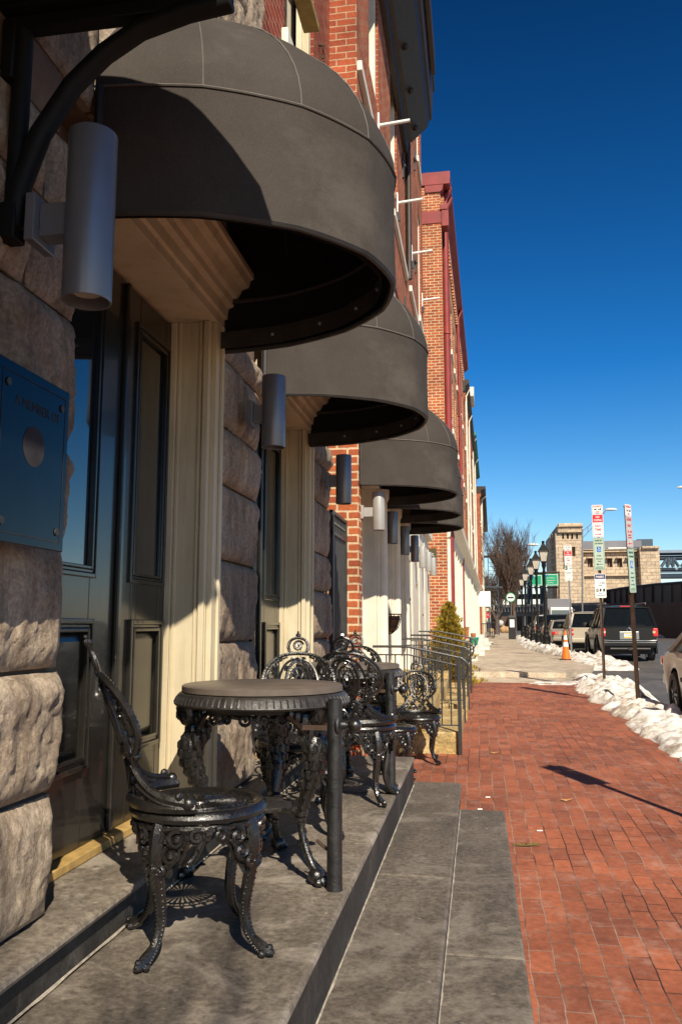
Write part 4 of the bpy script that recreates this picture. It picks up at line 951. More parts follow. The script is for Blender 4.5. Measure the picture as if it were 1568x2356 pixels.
# small litter
for i, (x, y, a) in enumerate(((.13, 8.5, .4), (.62, 6.6, 1.2))):
    m = MB(); z = zs(y)+.004
    m.add([(x-.05, y, z+.012), (x-.01, y-.028, z), (x+.05, y+.004, z+.02), (x+.0, y+.03, z+.004), (x, y, z+.012)], [(0, 1, 4), (1, 2, 4), (2, 3, 4), (3, 0, 4)])
    tag(m.build('dry_leaf', M['dryleaf']), ['dry tan leaf on the bricks near the railing post', 'small dry leaf lying on the open brick pavement'][i], 'leaf')
m = MB(); m.add([(-1.18, 3.05, .70), (-1.14, 3.02, .684), (-1.10, 3.08, .70), (-1.14, 3.10, .684), (-1.14, 3.06, .705)], [(0, 1, 4), (1, 2, 4), (2, 3, 4), (3, 0, 4)]); tag(m.build('dry_leaf', M['dryleaf']), 'curled reddish leaf on the dark door sill', 'leaf')
for i, (x, y) in enumerate(((.04, 6.62), (-.02, 6.25), (.36, 5.75))):
    m = MB(); z = zs(y); m.tube([(x-.016, y, z+.006), (x+.018, y+.006, z+.006)], .004, 6); tag(m.build('cigarette_end', M['sign_white']), ['white cigarette end just past the upper step end', 'white cigarette end at the corner of the lowest step', 'white cigarette end on the header row of bricks'][i], 'litter')
m = MB()
for k in range(7): a = k*.5; m.tube([(.26, 5.42, zs(5.4)+.01), (.26+.09*cos(a), 5.42+.05*sin(a*1.3), zs(5.4)+.02)], .003, 4)
tag(m.build('grass_tuft', M['leafB']), 'tiny tuft of grass in the paving joint near the lowest step', 'grass')
# ------------------------------------------------------------------ far side: corner building and row
TH = -math.atan(32/1955.)
def far(name, label, cat, loc):   # frame turned a little towards the street bend
    T = thing(name, label, cat, loc); return T
ca, sa = cos(TH), sin(TH); OX, OY = -.76, 21.0
def fr(p):  # local (x out from facade, y along street, z) -> world
    x, y, z = p; return (OX+x*ca-y*sa, OY+x*sa+y*ca, z)
def fbuild(m, name, mat, parent, **k):
    m.v = [fr(p) for p in m.v]; return m.build(name, mat, parent, **k)
def fwall(m, x, th, y0, y1, z0, z1, holes): wall_holes(m, x, th, y0, y1, z0, z1, holes)
def far_building(label, y0, y1, zt, mat, x=0, wrow=(), wn=8, pitch=2.0, ww=.95, trim=None, eave=.27, eavem=None, dent=True, gfm=None, pipes=()):
    T = thing('brick_building', label, 'building', fr((0, y0, 0)))
    holes = []
    for (za, zb_) in wrow:
        for i in range(wn):
            a = y0+.9+i*pitch
            if a+ww < y1-.3: holes.append((a, a+ww, za, zb_))
    m = MB(); wall_holes(m, x, .35, y0, y1, 3.9, zt, holes); m.box((x-9, y0+.02, 0), (x-.36, y1-.02, zt-.3)); m.box((x-9, y0, 3.9), (x-.355, y0+.3, zt)); m.box((x-9, y0, -.2), (x-.02, y0+.3, 3.899))
    fbuild(m, 'wall', mat, T)
    for h in holes:
        w_ = MB(); w_.box((x-.3, h[0]+.001, h[2]), (x-.06, h[0]+.09, h[3]-.001)); w_.box((x-.3, h[1]-.09, h[2]), (x-.06, h[1]-.001, h[3]-.001)); w_.box((x-.3, h[0]+.09, h[3]-.09), (x-.06, h[1]-.09, h[3]-.002)); w_.box((x-.3, h[0]+.09, (h[2]+h[3])/2-.03), (x-.1, h[1]-.09, (h[2]+h[3])/2+.03)); wf = fbuild(w_, 'window', M['cream_white'], T)
        s_ = MB(); s_.box((x-.3, h[0]-.08, h[2]-.16), (x+.05, h[1]+.08, h[2]-.001)); fbuild(s_, 'sill', trim or M['marble'], wf)
        g_ = MB(); g_.box((x-.26, h[0]+.09, h[2]), (x-.25, h[1]-.09, h[3]-.09)); fbuild(g_, 'pane', M['glass'], wf)
    m = MB(); em = eavem or M['redmetal']
    m.prism([(x+.001, zt-.55), (x+.06, zt-.5), (x+.10, zt-.3), (x+eave-.05, zt-.22), (x+eave, zt-.18), (x+eave, zt), (x-.4, zt+.02), (x-.4, zt-.55)], 'y', y0-.04, y1)
    fbuild(m, 'cornice', em, T)
    if dent:
        m = MB(); y = y0+.2
        while y < y1-.2: m.box((x+.002, y, zt-.8), (x+.09, y+.1, zt-.56)); y += .26
        fbuild(m, 'dentils', mat, T)
    for k, (py, pm, r) in enumerate(pipes):
        q = MB(); q.tube([(x+.09, py, .4), (x+.09, py, zt-.55), (x+eave-.03, py, zt-.2)], r, 10)
        for zz in (3.8, 6.5, 9.2): q.tube([(x+.09, py, zz), (x+.09, py, zz+.06)], r*1.25, 10)
        fbuild(q, 'downpipe', pm, T, smooth=True)
    if gfm:
        m = MB(); m.box((x-.35, y0, -.1), (x+.0, y1, .9)); m.box((x-.35, y0, 3.55), (x+.0, y1, 3.899)); m.prism([(x+.001, 3.7), (x+.1, 3.75), (x+.12, 3.95), (x+.34, 4.1), (x+.36, 4.25), (x+.001, 4.3)], 'y', y0+.05, y1-.02)
        y = y0
        while y < y1-.3:
            m.box((x-.3, y+.001, .901), (x+.05, y+.3, 3.549)); m.box((x+.0, y+.05, .9), (x+.10, y+.24, 3.69)); y += 1.45
        fbuild(m, 'shopfront', gfm, T, bevel=.01)
        g = MB(); g.box((x-.2, y0+.1, .9), (x-.19, y1-.1, 3.55)); fbuild(g, 'pane', M['glass'], T)
    return T
T3 = far_building('pale red brick corner building with oxblood eaves and rows of small windows, behind the alley', 0, 17, 13.55, M['brick_orange'], 0, ((4.9, 6.7), (7.7, 9.5), (10.3, 11.9)), 8, 2.05, gfm=M['cream_white'], pipes=((.45, M['redmetal'], .085), (1.0, M['redmetal'], .07), (9.4, M['redmetal'], .06)))
m = MB(); m.box((-.62, -.24, -.1), (.03, -.001, 12.0)); fbuild(m, 'brick_pier', M['brick_orange'], T3)
m = MB(); m.box((-.64, -.26, 12.001), (.05, 0.02, 12.35)); m.box((-.0, -.3, 12.351), (.20, .2, 12.50)); m.box((.04, -.28, 11.9), (.22, .1, 12.35)); m.box((-.62, -.05, 13.2), (.26, .3, 13.56)); fbuild(m, 'rain_head', M['redmetal'], T3, bevel=.01)
far_building('long dark red brick building beyond the corner building, with tall white downpipes', 17.02, 32, 12.9, M['brick'], .02, ((4.9, 6.6), (7.4, 9.1), (9.9, 11.4)), 7, 2.1, dent=True, gfm=M['cream_white'], pipes=((18, M['cream_white'], .05), (23, M['cream_white'], .05)), eavem=M['brown'])
far_building('distant brick building with green eaves in the row', 32.02, 48, 13.9, M['brick_dark'], .0, ((4.9, 6.6), (7.6, 9.3), (10.2, 11.9)), 7, 2.2, gfm=M['cream_white'], eavem=M['greenroof'], eave=.35, pipes=((33, M['cream_white'], .06), (40, M['cream_white'], .06)), trim=M['marble'])
far_building('last brick building of the row before the fire escape', 48.02, 80, 13.0, M['brick'], .3, ((4.9, 6.6), (7.6, 9.3), (10.2, 11.6)), 12, 2.6, gfm=M['cream'], eavem=M['brown'], eave=.5, pipes=((52, M['cream_white'], .1),))
# roof dormer in white
T = thing('roof_dormer', 'white painted gabled dormer standing up above the far roofline', 'dormer', fr((-.2, 27, 13)))
m = MB(); m.box((-1.6, 26.2, 12.9), (.15, 28.2, 14.6)); m.prism([(25.9, 14.6), (28.5, 14.6), (27.2, 15.5)], 'x', -1.7, .35); fbuild(m, 'body', M['cream_white'], T)
m = MB(); m.box((.151, 26.7, 13.2), (.17, 27.7, 14.4)); fbuild(m, 'pane', M['glass'], T)
# street name sign on the pale brick side wall
T = thing('street_name_sign', 'dark olive street name sign with white letters on the orange brick side wall', 'sign', (-1.1, 20.7, 3.2))
m = MB(); m.box((-1.52, 20.70, 3.02), (-.99, 20.72, 3.42)); m.build('plate', simple('olive_sign', (.07, .06, .018), .6), T, bevel=.003)
text('lettering', 'Front St.', .15, M['sign_white'], T, (-1.25, 20.695, 3.27), (1, 0, 0), (0, 0, 1), xs=.8)
m = MB(); m.tube([(-1.4, 20.72, 3.75), (-1.15, 20.70, 3.78), (-1.0, 20.68, 3.95), (-.97, 20.7, 4.4)], .03, 8); tag(m.build('cable_conduit', M['bluegrey'], smooth=True), 'grey curved conduit above the street name sign', 'conduit')
# projecting white sign
T = thing('projecting_sign', 'blank pale yellow shop sign hanging out from the far facade', 'sign', fr((.1, 40, 3.6)))
m = MB(); m.box((.12, 40, 2.9), (1.0, 40.12, 4.0)); fbuild(m, 'panel', M['sign_white'], T, bevel=.02); m = MB(); m.tube([(0, 40.06, 4.1), (1.0, 40.06, 4.1)], .025, 6); fbuild(m, 'bracket', M['dullblack'], T)
# marble steps along the row
for i, (a, b, w_, lb) in enumerate(((4.5, 6.4, .62, 'nearest white marble doorstep of the far row'), (8.5, 11.5, .8, 'second white marble doorstep of the far row, with the green pot'), (15, 19, .95, 'third white marble doorstep of the far row'), (24, 30, 1.1, 'farthest white marble doorstep, by the black railings'))):
    T = thing('marble_steps', lb, 'steps', fr((.3, a, .5)), 'white marble doorsteps of the far row')
    for k in range(3):
        m = MB(); zb = .42; m.box((-.0, a+.0, zb), (w_-k*.25, b, zb+.2*(k+1)-.0)) if k == 0 else m.box((-.0, a, zb+.2*k+.001), (w_-k*.25, b, zb+.2*(k+1))); fbuild(m, 'step', M['marble'], T, bevel=.015)
def pot(name, label, x, y, z, r, h, mt):
    m = MB(); m.lathe([(0, 0), (r*.72, 0), (r*.95, h*.82), (r*1.08, h*.82), (r*1.08, h), (r*.95, h), (r*.9, h*.9), (0, h*.9)], 24, fr((x, y, z))); return tag(m.build(name, M[mt], smooth=True, angle=30), label, 'plant pot')
pot('flower_pot', 'green glazed flower pot on the white marble doorstep', .42, 10.2, .82, .17, .28, 'greenpot')
pot('flower_pot', 'tall slim terracotta pot left of the green pot', .14, 11.0, 1.03, .09, .45, 'terracotta'); pot('flower_pot', 'tall slim terracotta pot right of the green pot', .30, 14.3, .62, .10, .6, 'terracotta')
# fire escape at the end of the row
T = thing('fire_escape', 'dark iron fire escape ladder and cage against the sky at the end of the row', 'fire escape', fr((.6, 62, 5)))
m = MB()
for y in (60.5, 62.0):
    for x in (.8, 1.7): m.tube([(x, y, .6), (x, y, 9.6)], .035, 5)
for z in np.arange(1.5, 9.7, .38): m.tube([(.8, 60.5, z), (1.7, 60.5, z)], .02, 4)
for z in (5.2, 8.2): m.box((.2, 60.3, z), (2.3, 62.2, z+.09))
m.tube([(.8, 60.5, 5.3), (2.4, 60.5, 7.9)], .04, 5)
fbuild(m, 'frame', M['bluedark'], T)
# ------------------------------------------------------------------ street lamps
def lamp_post(label, loc):
    T = thing('street_lamp', label, 'street lamp', loc, 'black lantern street lamps along the kerb')
    m = MB(); m.lathe([(0, 0), (.20, 0), (.20, .12), (.17, .16), (.15, .5), (.17, .55), (.11, .66), (.13, .74), (.075, .85), (.095, .92), (.065, 1.0), (.055, 3.2), (.07, 3.25), (.05, 3.35), (.09, 3.5), (.11, 3.56), (0, 3.56)], 20); m.build('post', M['steel_black'], T, smooth=True, local=True)
    def hexa(r, z): return [(r*cos(a), r*sin(a), z) for a in np.linspace(0, 2*pi, 5)[:-1]+pi/4]
    def frus(m, r0, z0, r1, z1):
        a = hexa(r0, z0)+hexa(r1, z1); m.add(a, [(0, 1, 5, 4), (1, 2, 6, 5), (2, 3, 7, 6), (3, 0, 4, 7), (3, 2, 1, 0), (4, 5, 6, 7)])
    m = MB(); frus(m, .155, 3.70, .255, 4.12); m.build('glass', M['lampglass'], T, local=True)
    m = MB(); frus(m, .10, 3.56, .165, 3.699); frus(m, .33, 4.121, .31, 4.16); frus(m, .31, 4.161, .13, 4.36); frus(m, .13, 4.361, .10, 4.42); m.lathe([(.055, 4.42), (.055, 4.5), (.075, 4.52), (.05, 4.56), (0, 4.58)], 12)
    for a, b in zip(hexa(.16, 3.70), hexa(.262, 4.12)): m.tube([a, b], .014, 4)
    m.build('lantern', M['steel_black'], T, local=True); return T
z36 = zs(36)
l0 = lamp_post('nearest and tallest looking black lantern street lamp', (2.77, 36, z36))
for (x, y, lb) in ((2.78, 40.9, 'second black lantern street lamp from the front'), (2.82, 45.6, 'middle one of the five black lantern street lamps'), (2.86, 51.9, 'fourth black lantern street lamp, beside the round sign'), (2.98, 58.5, 'farthest and smallest black lantern street lamp')): dup(l0, (x, y, zs(y)), 0, lb)
# ------------------------------------------------------------------ parking sign posts
def sign_post(label, x, y, h, post, boards, rz=0, zb=None, lean=0):
    zb = zs(y) if zb is None else zb
    T = thing('parking_sign_post', label, 'sign post', (x, y, zb)); T.rotation_euler = (0, lean, rz)
    m = MB(); m.box((-.028, -.02, -.3), (.028, .0, h)); m.box((-.028, -.045, -.3), (-.022, -.02, h)); m.box((.022, -.045, -.3), (.028, -.02, h)); m.build('post', M[post], T, local=True)
    z = h
    for bd in boards:
        w_, hh = bd['w']*.72, bd['h']*.72; z -= hh; yf = -.052
        m = MB(); r = .018
        poly = []
        for (cx_, cz, a0) in ((w_/2-r, z+r, -pi/2), (w_/2-r, z+hh-r, 0), (-w_/2+r, z+hh-r, pi/2), (-w_/2+r, z+r, pi)):
            poly += [(cx_+r*cos(a0+t*pi/8), cz+r*sin(a0+t*pi/8)) for t in range(5)]
        m.prism(poly, 'y', yf, yf+.004); pl = m.build('sign', M[bd['m']], T, local=True)
        def rect(x0, x1, z0, z1, mt, nm='print', dy=.0012):
            q = MB(); q.box((x0, yf-dy, z0), (x1, yf-.0002, z1)); return q.build(nm, M[mt], pl, local=True)
        if bd.get('edge'):
            q = MB(); e = bd['edge']
            for a in ((-w_/2+.012, w_/2-.012, z+.012, z+.017), (-w_/2+.012, w_/2-.012, z+hh-.017, z+hh-.012), (-w_/2+.012, -w_/2+.017, z+.017, z+hh-.017), (w_/2-.017, w_/2-.012, z+.017, z+hh-.017)): q.box((a[0], yf-.001, a[2]), (a[1], yf-.0002, a[3]))
            q.build('border', M[e], pl, local=True)
        for it in bd['items']:
            if it[0] == 't':
                _, s_, zz, size, mt, *xx = it; size *= .74
                cu = text('lettering', s_, size, M[mt], None, (0, 0, 0), (1, 0, 0), (0, 0, 1), ext=.0005, xs=xx[0] if xx else .8, bold=.001)
                dx = xx[1] if len(xx) > 1 else 0
                for v in cu.data.vertices: v.co += Vector((dx, yf-.0022, z+zz*hh))
                cu.parent = pl
            elif it[0] == 'r': _, x0, x1, z0, z1, mt = it; rect(x0*w_/2, x1*w_/2, z+z0*hh, z+z1*hh, mt)
            elif it[0] == 'arrow':
                _, zz, mt, d = it; q = MB(); zc = z+zz*hh; L = w_*.3
                q.box((-L if d > 0 else -L+.03, yf-.0018, zc-.006), (L-.03 if d > 0 else L, yf-.0002, zc+.006)); tx = L*d; q.prism([(tx, zc), (tx-.04*d, zc+.022), (tx-.04*d, zc-.022)], 'y', yf-.0018, yf-.0002); q.build('arrow', M[mt], pl, local=True)
            elif it[0] == 'chair':
                _, zz = it; zc = z+zz*hh; rect(-.042, .042, zc-.056, zc+.056, 'sign_blue'); q = MB()
                pp = lambda u, v: (u*.8, yf-.003, zc+v*.8)
                q.tube([pp(-.006, .040), pp(-.004, .012), pp(.022, .010), pp(.032, -.022), pp(.042, -.022)], .0042, 5); q.tube([pp(-.004+.027*cos(a), -.015+.027*sin(a)) for a in np.linspace(pi*.55, pi*1.9, 14)], .004, 5); q.ball(pp(-.007, .05), .008, 8, (1, .3, 1)); q.tube([pp(-.005, .026), pp(.016, .024)], .0038, 5); q.build('symbol', M['sign_white'], pl, local=True)
            elif it[0] == 'tow':
                _, zz, mt = it; q = MB(); zc = z+zz*hh; q.box((-.06, yf-.0018, zc-.008), (-.012, yf-.0002, zc+.01)); q.box((-.058, yf-.0018, zc+.0101), (-.028, yf-.0002, zc+.022)); q.box((.015, yf-.0018, zc-.008), (.075, yf-.0002, zc+.006)); q.box((.05, yf-.0018, zc+.0061), (.075, yf-.0002, zc+.026)); q.tube([(.03, yf-.001, zc+.006), (.004, yf-.001, zc+.028)], .003, 4); q.build('tow_symbol', M[mt], pl, local=True)
        z -= bd.get('gap', .02)*.8
    m = MB(); m.tube([(0, -.055, h-.03), (0, .02, h-.03)], .008, 6); m.tube([(0, -.055, z+.06), (0, .02, z+.06)], .008, 6); m.build('bolt', M['dullblack'], T, local=True)
    return T
def small(zz, n, mt, w_=.7): return [('r', -w_+.07*(i % 2), w_-.09*((i+1) % 2), zz-i*.075, zz-i*.075+.03, mt) for i in range(n)]
tow = dict(w=.30, h=.25, m='sign_white', edge='sign_red', gap=.015, items=[('t', 'TOW-AWAY', .78, .05, 'sign_red'), ('tow', .45, 'black'), ('t', 'ZONE', .2, .04, 'sign_red')])
nostop = dict(w=.30, h=.66, m='sign_white', edge='sign_red', gap=.015, items=[('r', -.93, .93, .64, .97, 'sign_red'), ('t', 'NO', .87, .08, 'sign_white'), ('t', 'STOPPING', .73, .075, 'sign_white', .62), ('t', 'ANY', .48, .10, 'sign_red', .8), ('t', 'TIME', .32, .10, 'sign_red', .8), ('arrow', .12, 'sign_red', 1)])
handi = dict(w=.30, h=.92, m='sign_grn', edge='dkgreen', gap=.09, items=[('t', 'RESERVED', .91, .062, 'dkgreen', .72), ('t', 'CAR PARKING', .82, .055, 'dkgreen', .62), ('chair', .64), ]+[('t', 'BY PERMIT', .44, .032, 'dkgreen', .8), ('t', 'TOW-AWAY', .34, .04, 'dkgreen', .75), ('t', 'ZONE', .27, .036, 'dkgreen', .8), ('arrow', .18, 'dkgreen', -1), ('r', -.7, .7, .05, .07, 'dkgreen'), ('r', -.6, .6, .09, .105, 'dkgreen')])
meter = dict(w=.30, h=.68, m='sign_white', gap=.02, items=[('r', -.93, .93, .78, .97, 'navy'), ('t', '946801', .865, .088, 'sign_white', .82), ('r', -.1, .02, .58, .66, 'black'), ('r', .2, .8, .63, .65, 'black'), ('r', .2, .8, .58, .60, 'black'), ('r', -.35, .35, .50, .535, 'hwygreen'), ('r', -.8, -.35, .30, .33, 'black'), ('r', -.8, -.35, .35, .38, 'navy'), ('r', -.8, -.35, .25, .28, 'black'), ('r', -.16, .16, .26, .38, 'black'), ('r', .45, .8, .26, .38, 'black'), ('r', -.4, .35, .16, .18, 'black'), ('r', -.75, .75, .08, .10, 'black')])
load = dict(w=.30, h=.66, m='sign_pinkish', edge='sign_red', gap=.02, items=[('t', 'LOADING', .90, .072, 'sign_red', .66), ('t', 'ONLY', .70, .08, 'sign_red', .8), ('tow', .50, 'sign_red'), ('t', '6AM-6PM', .40, .045, 'sign_red', .8), ('t', 'TOW-AWAY', .32, .035, 'sign_red', .8), ('arrow', .13, 'sign_red', -1)])
nostop2 = dict(nostop); nostop2['items'] = nostop['items'][:-1]+[('arrow', .12, 'sign_red', -1)]
two = dict(w=.30, h=.62, m='sign_white', edge='dkgreen', gap=.02, items=[('r', -.93, -.25, .70, .97, 'dkgreen'), ('t', '2', .835, .15, 'sign_white', .9, -.09), ('t', 'HOUR', .90, .06, 'dkgreen', .7, .05), ('t', 'PARKING', .79, .05, 'dkgreen', .55, .06), ('r', -.7, .7, .52, .55, 'dkgreen'), ('r', -.8, .7, .44, .47, 'dkgreen'), ('r', -.7, .8, .30, .33, 'dkgreen'), ('arrow', .12, 'dkgreen', 1)])
import copy as _c
sign_post('tall post with red NO STOPPING sign, blue wheelchair sign and number 946801', 2.46, 17.6, 3.6, 'rustpost', [tow, nostop, handi, meter], radians(-4))
sign_post('leaning nearer post with a red LOADING ONLY sign above a wheelchair sign', 2.30, 13.2, 3.02, 'rustpost', [dict(tow, gap=.005), load, dict(handi, items=[x for x in handi['items'] if x[0] != 'arrow']+[('arrow', .18, 'dkgreen', 1)])], radians(56), lean=-.035)
sign_post('slim galvanised post with a small NO STOPPING sign above a 2 HOUR PARKING sign', 3.02, 28.8, 3.72, 'galv', [dict(tow, w=.34, h=.27), dict(nostop2, w=.34, h=.66), dict(two, w=.34, h=.72)], radians(-5))
sign_post('sign post outside the right edge of the picture that throws its shadow on the bricks', 2.02, 4.9, 2.95, 'rustpost', [dict(tow), dict(nostop)], radians(20))
# ------------------------------------------------------------------ traffic cone
T = thing('traffic_cone', 'orange traffic cone with two white bands on the far pavement', 'cone', (2.62, 26.6, zs(26.6)))
m = MB(); m.box((-.19, -.19, 0), (.19, .19, .03)); m.build('base', M['rubber'], T, local=True, bevel=.01)
def cr(z): return lerp(.135, .028, z/.86)
m = MB(); m.lathe([(cr(0), .03), (cr(.40), .40)], 28); m.lathe([(cr(.54), .54), (cr(.61), .61)], 28); m.lathe([(cr(.74), .74), (cr(.86), .86), (.02, .88), (0, .88)], 28); m.build('body', M['orange'], T, smooth=True, local=True)
m = MB(); m.lathe([(cr(.40)+.002, .40), (cr(.54)+.002, .54)], 28); m.lathe([(cr(.61)+.002, .61), (cr(.74)+.002, .74)], 28); m.build('bands', M['sign_white'], T, smooth=True, local=True)
# ------------------------------------------------------------------ snow
def kerb(y): return 2.55 if y < 17.4 else (prof(rightedge, y)-.06 if y > 20.6 else -9)
def snow(name, label, pts_l, pts_r, hmax, seed, ny=90, nx=26):
    ys = [p[0] for p in pts_l]; y0, y1 = ys[0], ys[-1]
    def fn(u, v):
        y = lerp(y0, y1, u); xl = prof(pts_l, y)+.16*fz(y, 0, 1.6, seed)+.06*fz(y, 0, 6, seed); xr = prof(pts_r, y)+.10*fz(y, 3, 1.5, seed)
        x = lerp(xl, xr, v); e = min(1, min(v, 1-v)*5)**.6*min(1, min(u, 1-u)*14)**.6
        n1 = 1-abs(fz(x, y, 1.7, seed)); n2 = abs(fz(x, y, 4.2, seed+4)); n3 = fz(x, y, 11, seed+9)
        n4 = abs(fz(x, y, 8, seed+14)); h = hmax*e*(.22+.5*n1*n1*(.6+.6*fz(y, x, .8, seed))+.55*n2+.07*n4+.05*n3)
        return (x+.05*fz(x, y, 7, seed+1), y, zs(y)-(.03 if x < kerb(y) else .16)+max(0, h+(0 if x < kerb(y) else .10*e)))
    m = MB(); m.grid(fn, ny, nx); o = m.build(name, M['snow'], smooth='all'); o['kind'] = 'stuff'; o['label'] = label; o['category'] = 'snow'; return o
snow('snow_bank', 'dirty shovelled snow bank along the kerb beside the brick pavement', [(6.4, 2.05), (7.5, 1.82), (9, 1.72), (12, 1.78), (14.5, 1.72), (16.5, 1.72), (18.6, 1.9), (20, 2.4)], [(6.4, 2.6), (9, 2.8), (12, 2.62), (14.2, 2.7), (15, 3.0), (16.5, 3.1), (18.6, 3.0), (20, 2.7)], .24, 2, 240, 46)
snow('snow_patch', 'thin trodden snow edge between bricks and the alley', [(16.9, 1.0), (17.6, .75), (18.4, 1.1)], [(16.9, 1.9), (17.6, 2.2), (18.4, 2.3)], .07, 5, 26, 26)
snow('snow_bank', 'far snow bank along the kerb round the street lamps', [(23.5, 3.0), (25.5, 2.75), (29, 2.62), (33, 2.15), (38, 2.0), (46, 2.1), (60, 2.6), (72, 2.9)], [(23.5, 4.3), (25.5, 4.35), (27.5, 4.0), (29, 3.35), (33, 3.2), (38, 3.2), (46, 3.4), (60, 3.8), (72, 4.3)], .36, 9, 200, 30)
# ------------------------------------------------------------------ cars
def make_car(label, loc, rz, kind, paint, L=4.6, W=1.82, H=1.75, details=None):
    """car pointing +y, origin on the ground at the middle of its rear end; rear at y=0"""
    T = thing('parked_car', label, 'car', loc, None, rz); P_ = M[paint]; hw = W/2
    suv = kind == 'suv'; belt = .60*H if suv else .66*H; sill = .20*H if suv else .18
    # body sections along y: (y, z_bottom, z_top(belt/hood), half width)
    if suv: sec = [(0.02, .52, .80, hw*.90), (.06, .46, belt-.03, hw*.965), (.35, .40, belt, hw), (1.0, .36, belt, hw), (L*.62, .34, belt, hw), (L*.72, .36, belt-.03, hw*.99), (L*.93, .42, belt-.14, hw*.93), (L-.03, .48, belt-.26, hw*.84), (L, .52, .7, hw*.76)]
    else: sec = [(0.0, .48, .72, hw*.86), (.05, .40, belt-.10, hw*.94), (.4, .32, belt-.02, hw), (1.2, .28, belt, hw), (L*.62, .26, belt-.02, hw), (L*.74, .28, belt-.07, hw*.99), (L*.92, .34, belt-.2, hw*.92), (L, .42, .62, hw*.78)]
    wr = .37 if suv else .33; wy = (.98 if suv else .92, L-.92)
    ny = 46; m = MB(); rows = []
    def secat(y):
        for a, b in zip(sec, sec[1:]):
            if y <= b[0]: t = (y-a[0])/(b[0]-a[0]); t = t*t*(3-2*t); return [lerp(a[i], b[i], t) for i in (1, 2, 3)]
        return list(sec[-1][1:])
    for i in range(ny+1):
        y = L*i/ny; zb, zt, w_ = secat(y); cut = 0
        for yy in wy:
            if abs(y-yy) < wr+.05: cut = max(cut, sqrt(max(0, (wr+.06)**2-(y-yy)**2)))
        zl = max(zb, wr+cut) if cut else zb
        row = []
        for (fx, fz_) in ((0, 1.02), (.55, 1.015), (.86, 1.0), (.955, .955), (1.0, .86), (1.0, .55), (.985, .30), (.96, 0)):
            zz = lerp(zl, zt, fz_) if fz_ <= 1 else zt+(fz_-1)*.8
            if y < .0: pass
            row.append((w_*fx, y, zz))
        rows.append(row)
    nr = len(rows[0]); vs = []; 
    for r in rows: vs += [(-x, y, z) for x, y, z in r[::-1]][:-1]+r
    k = 2*nr-1
    m.add(vs, [(i*k+j, i*k+j+1, (i+1)*k+j+1, (i+1)*k+j) for i in range(ny) for j in range(k-1)]+[tuple(range(k)), tuple(ny*k+j for j in range(k))])
    m.build('body', P_, T, smooth=True, local=True, angle=32)
    # underbody
    u = MB(); u.box((-hw*.86, .25, .24), (hw*.86, L-.3, .62)); u.box((-hw*.8, .08, .35), (hw*.8, .3, .6)); u.build('underbody', M['rubber'], T, local=True)
    # greenhouse: glass block + roof + pillars
    if suv: g0, g1, r0, r1 = .10, L*.70, .42, L*.52
    else: g0, g1, r0, r1 = .75, L*.74, 1.45, L*.55
    bw, tw = hw*.955, hw*.76; zt = H-.03; zb = belt-.01
    def quad(y0, w0, y1, w1): return None
    g = MB(); g.add([(-bw, g0, zb), (bw, g0, zb), (bw, g1, zb), (-bw, g1, zb), (-tw, r0, zt-.05), (tw, r0, zt-.05), (tw, r1, zt-.05), (-tw, r1, zt-.05)], [(0, 1, 5, 4), (1, 2, 6, 5), (2, 3, 7, 6), (3, 0, 4, 7)]); g.build('windows', M['carglass'], T, local=True)
    rf = MB()
    def rfn(u_, v_):
        x = lerp(-tw-.02, tw+.02, u_); y = lerp(r0-.07, r1+.08, v_); e = 1-abs(2*u_-1)**3; f_ = min(1, min(v_, 1-v_)*6)
        return (x, y, zt-.055+.055*e*(.4+.6*f_))
    rf.grid(rfn, 12, 16); rf.box((-tw-.015, r0-.06, zt-.085), (tw+.015, r1+.07, zt-.056))
    def strut(a, b, wd): rf.tube([a, b], wd, 4)
    for s in (-1, 1):
        for (ya, yb, wd) in ((g0, r0, .055), (g1, r1, .045), (lerp(g0, g1, .34), lerp(r0, r1, .28), .05 if suv else .04), (lerp(g0, g1, .63), lerp(r0, r1, .62), .035)): strut((s*bw, ya, zb), (s*tw, yb, zt-.06), wd)
    rf.tube([(-bw, g0+.0, zb), (bw, g0, zb)], .03, 5)
    rf.build('roof', P_, T, smooth=True, local=True, angle=40)
    for s in (-1, 1):
        for yy in wy:
            x0, x1 = s*(hw-.235), s*(hw-.005)
            t = MB(); a, b = sorted((x0, x1)); t.lathe([(wr*.62, a), (wr*.93, a), (wr, a+.03), (wr, b-.03), (wr*.93, b), (wr*.66, b-.0), (wr*.62, b-.02)], 30, (0, yy, wr), 'x'); wh = t.build('wheel', M['rubber'], T, smooth=True, local=True)
            q = MB(); xo = x1-s*.02; q.lathe([(wr*.64, xo-.002), (wr*.60, xo), (wr*.58, xo-s*.05), (0, xo-s*.055)], 24, (0, yy, wr), 'x')
            for kk in range(7): a = 2*pi*kk/7; q.tube([(xo, yy+.05*cos(a), wr+.05*sin(a)), (xo-s*.01, yy+wr*.6*cos(a), wr+wr*.6*sin(a))], .022, 5)
            q.lathe([(.05, xo-.03), (.055, xo+s*.004), (0, xo+s*.006)], 14, (0, yy, wr), 'x'); q.build('rim', M['rim'], wh, smooth=True, local=True)
            if suv and details == 'flares':
                q = MB(); q.tube([(s*(hw+.005), yy+(wr+.09)*cos(a), wr+(wr+.09)*sin(a)) for a in np.linspace(-.25, pi+.25, 18)], .045, 6); q.build('wheel_arch', P_, T, smooth=True, local=True)
        # mirrors
        q = MB(); q.ball((s*(hw+.13), g1-.35, zb+.09), .115, 10, (.95, .6, .85)); q.tube([(s*(bw), g1-.33, zb+.02), (s*(hw+.08), g1-.35, zb+.05)], .03, 6); q.build('mirror', M['rubber'] if suv else P_, T, smooth=True, local=True)
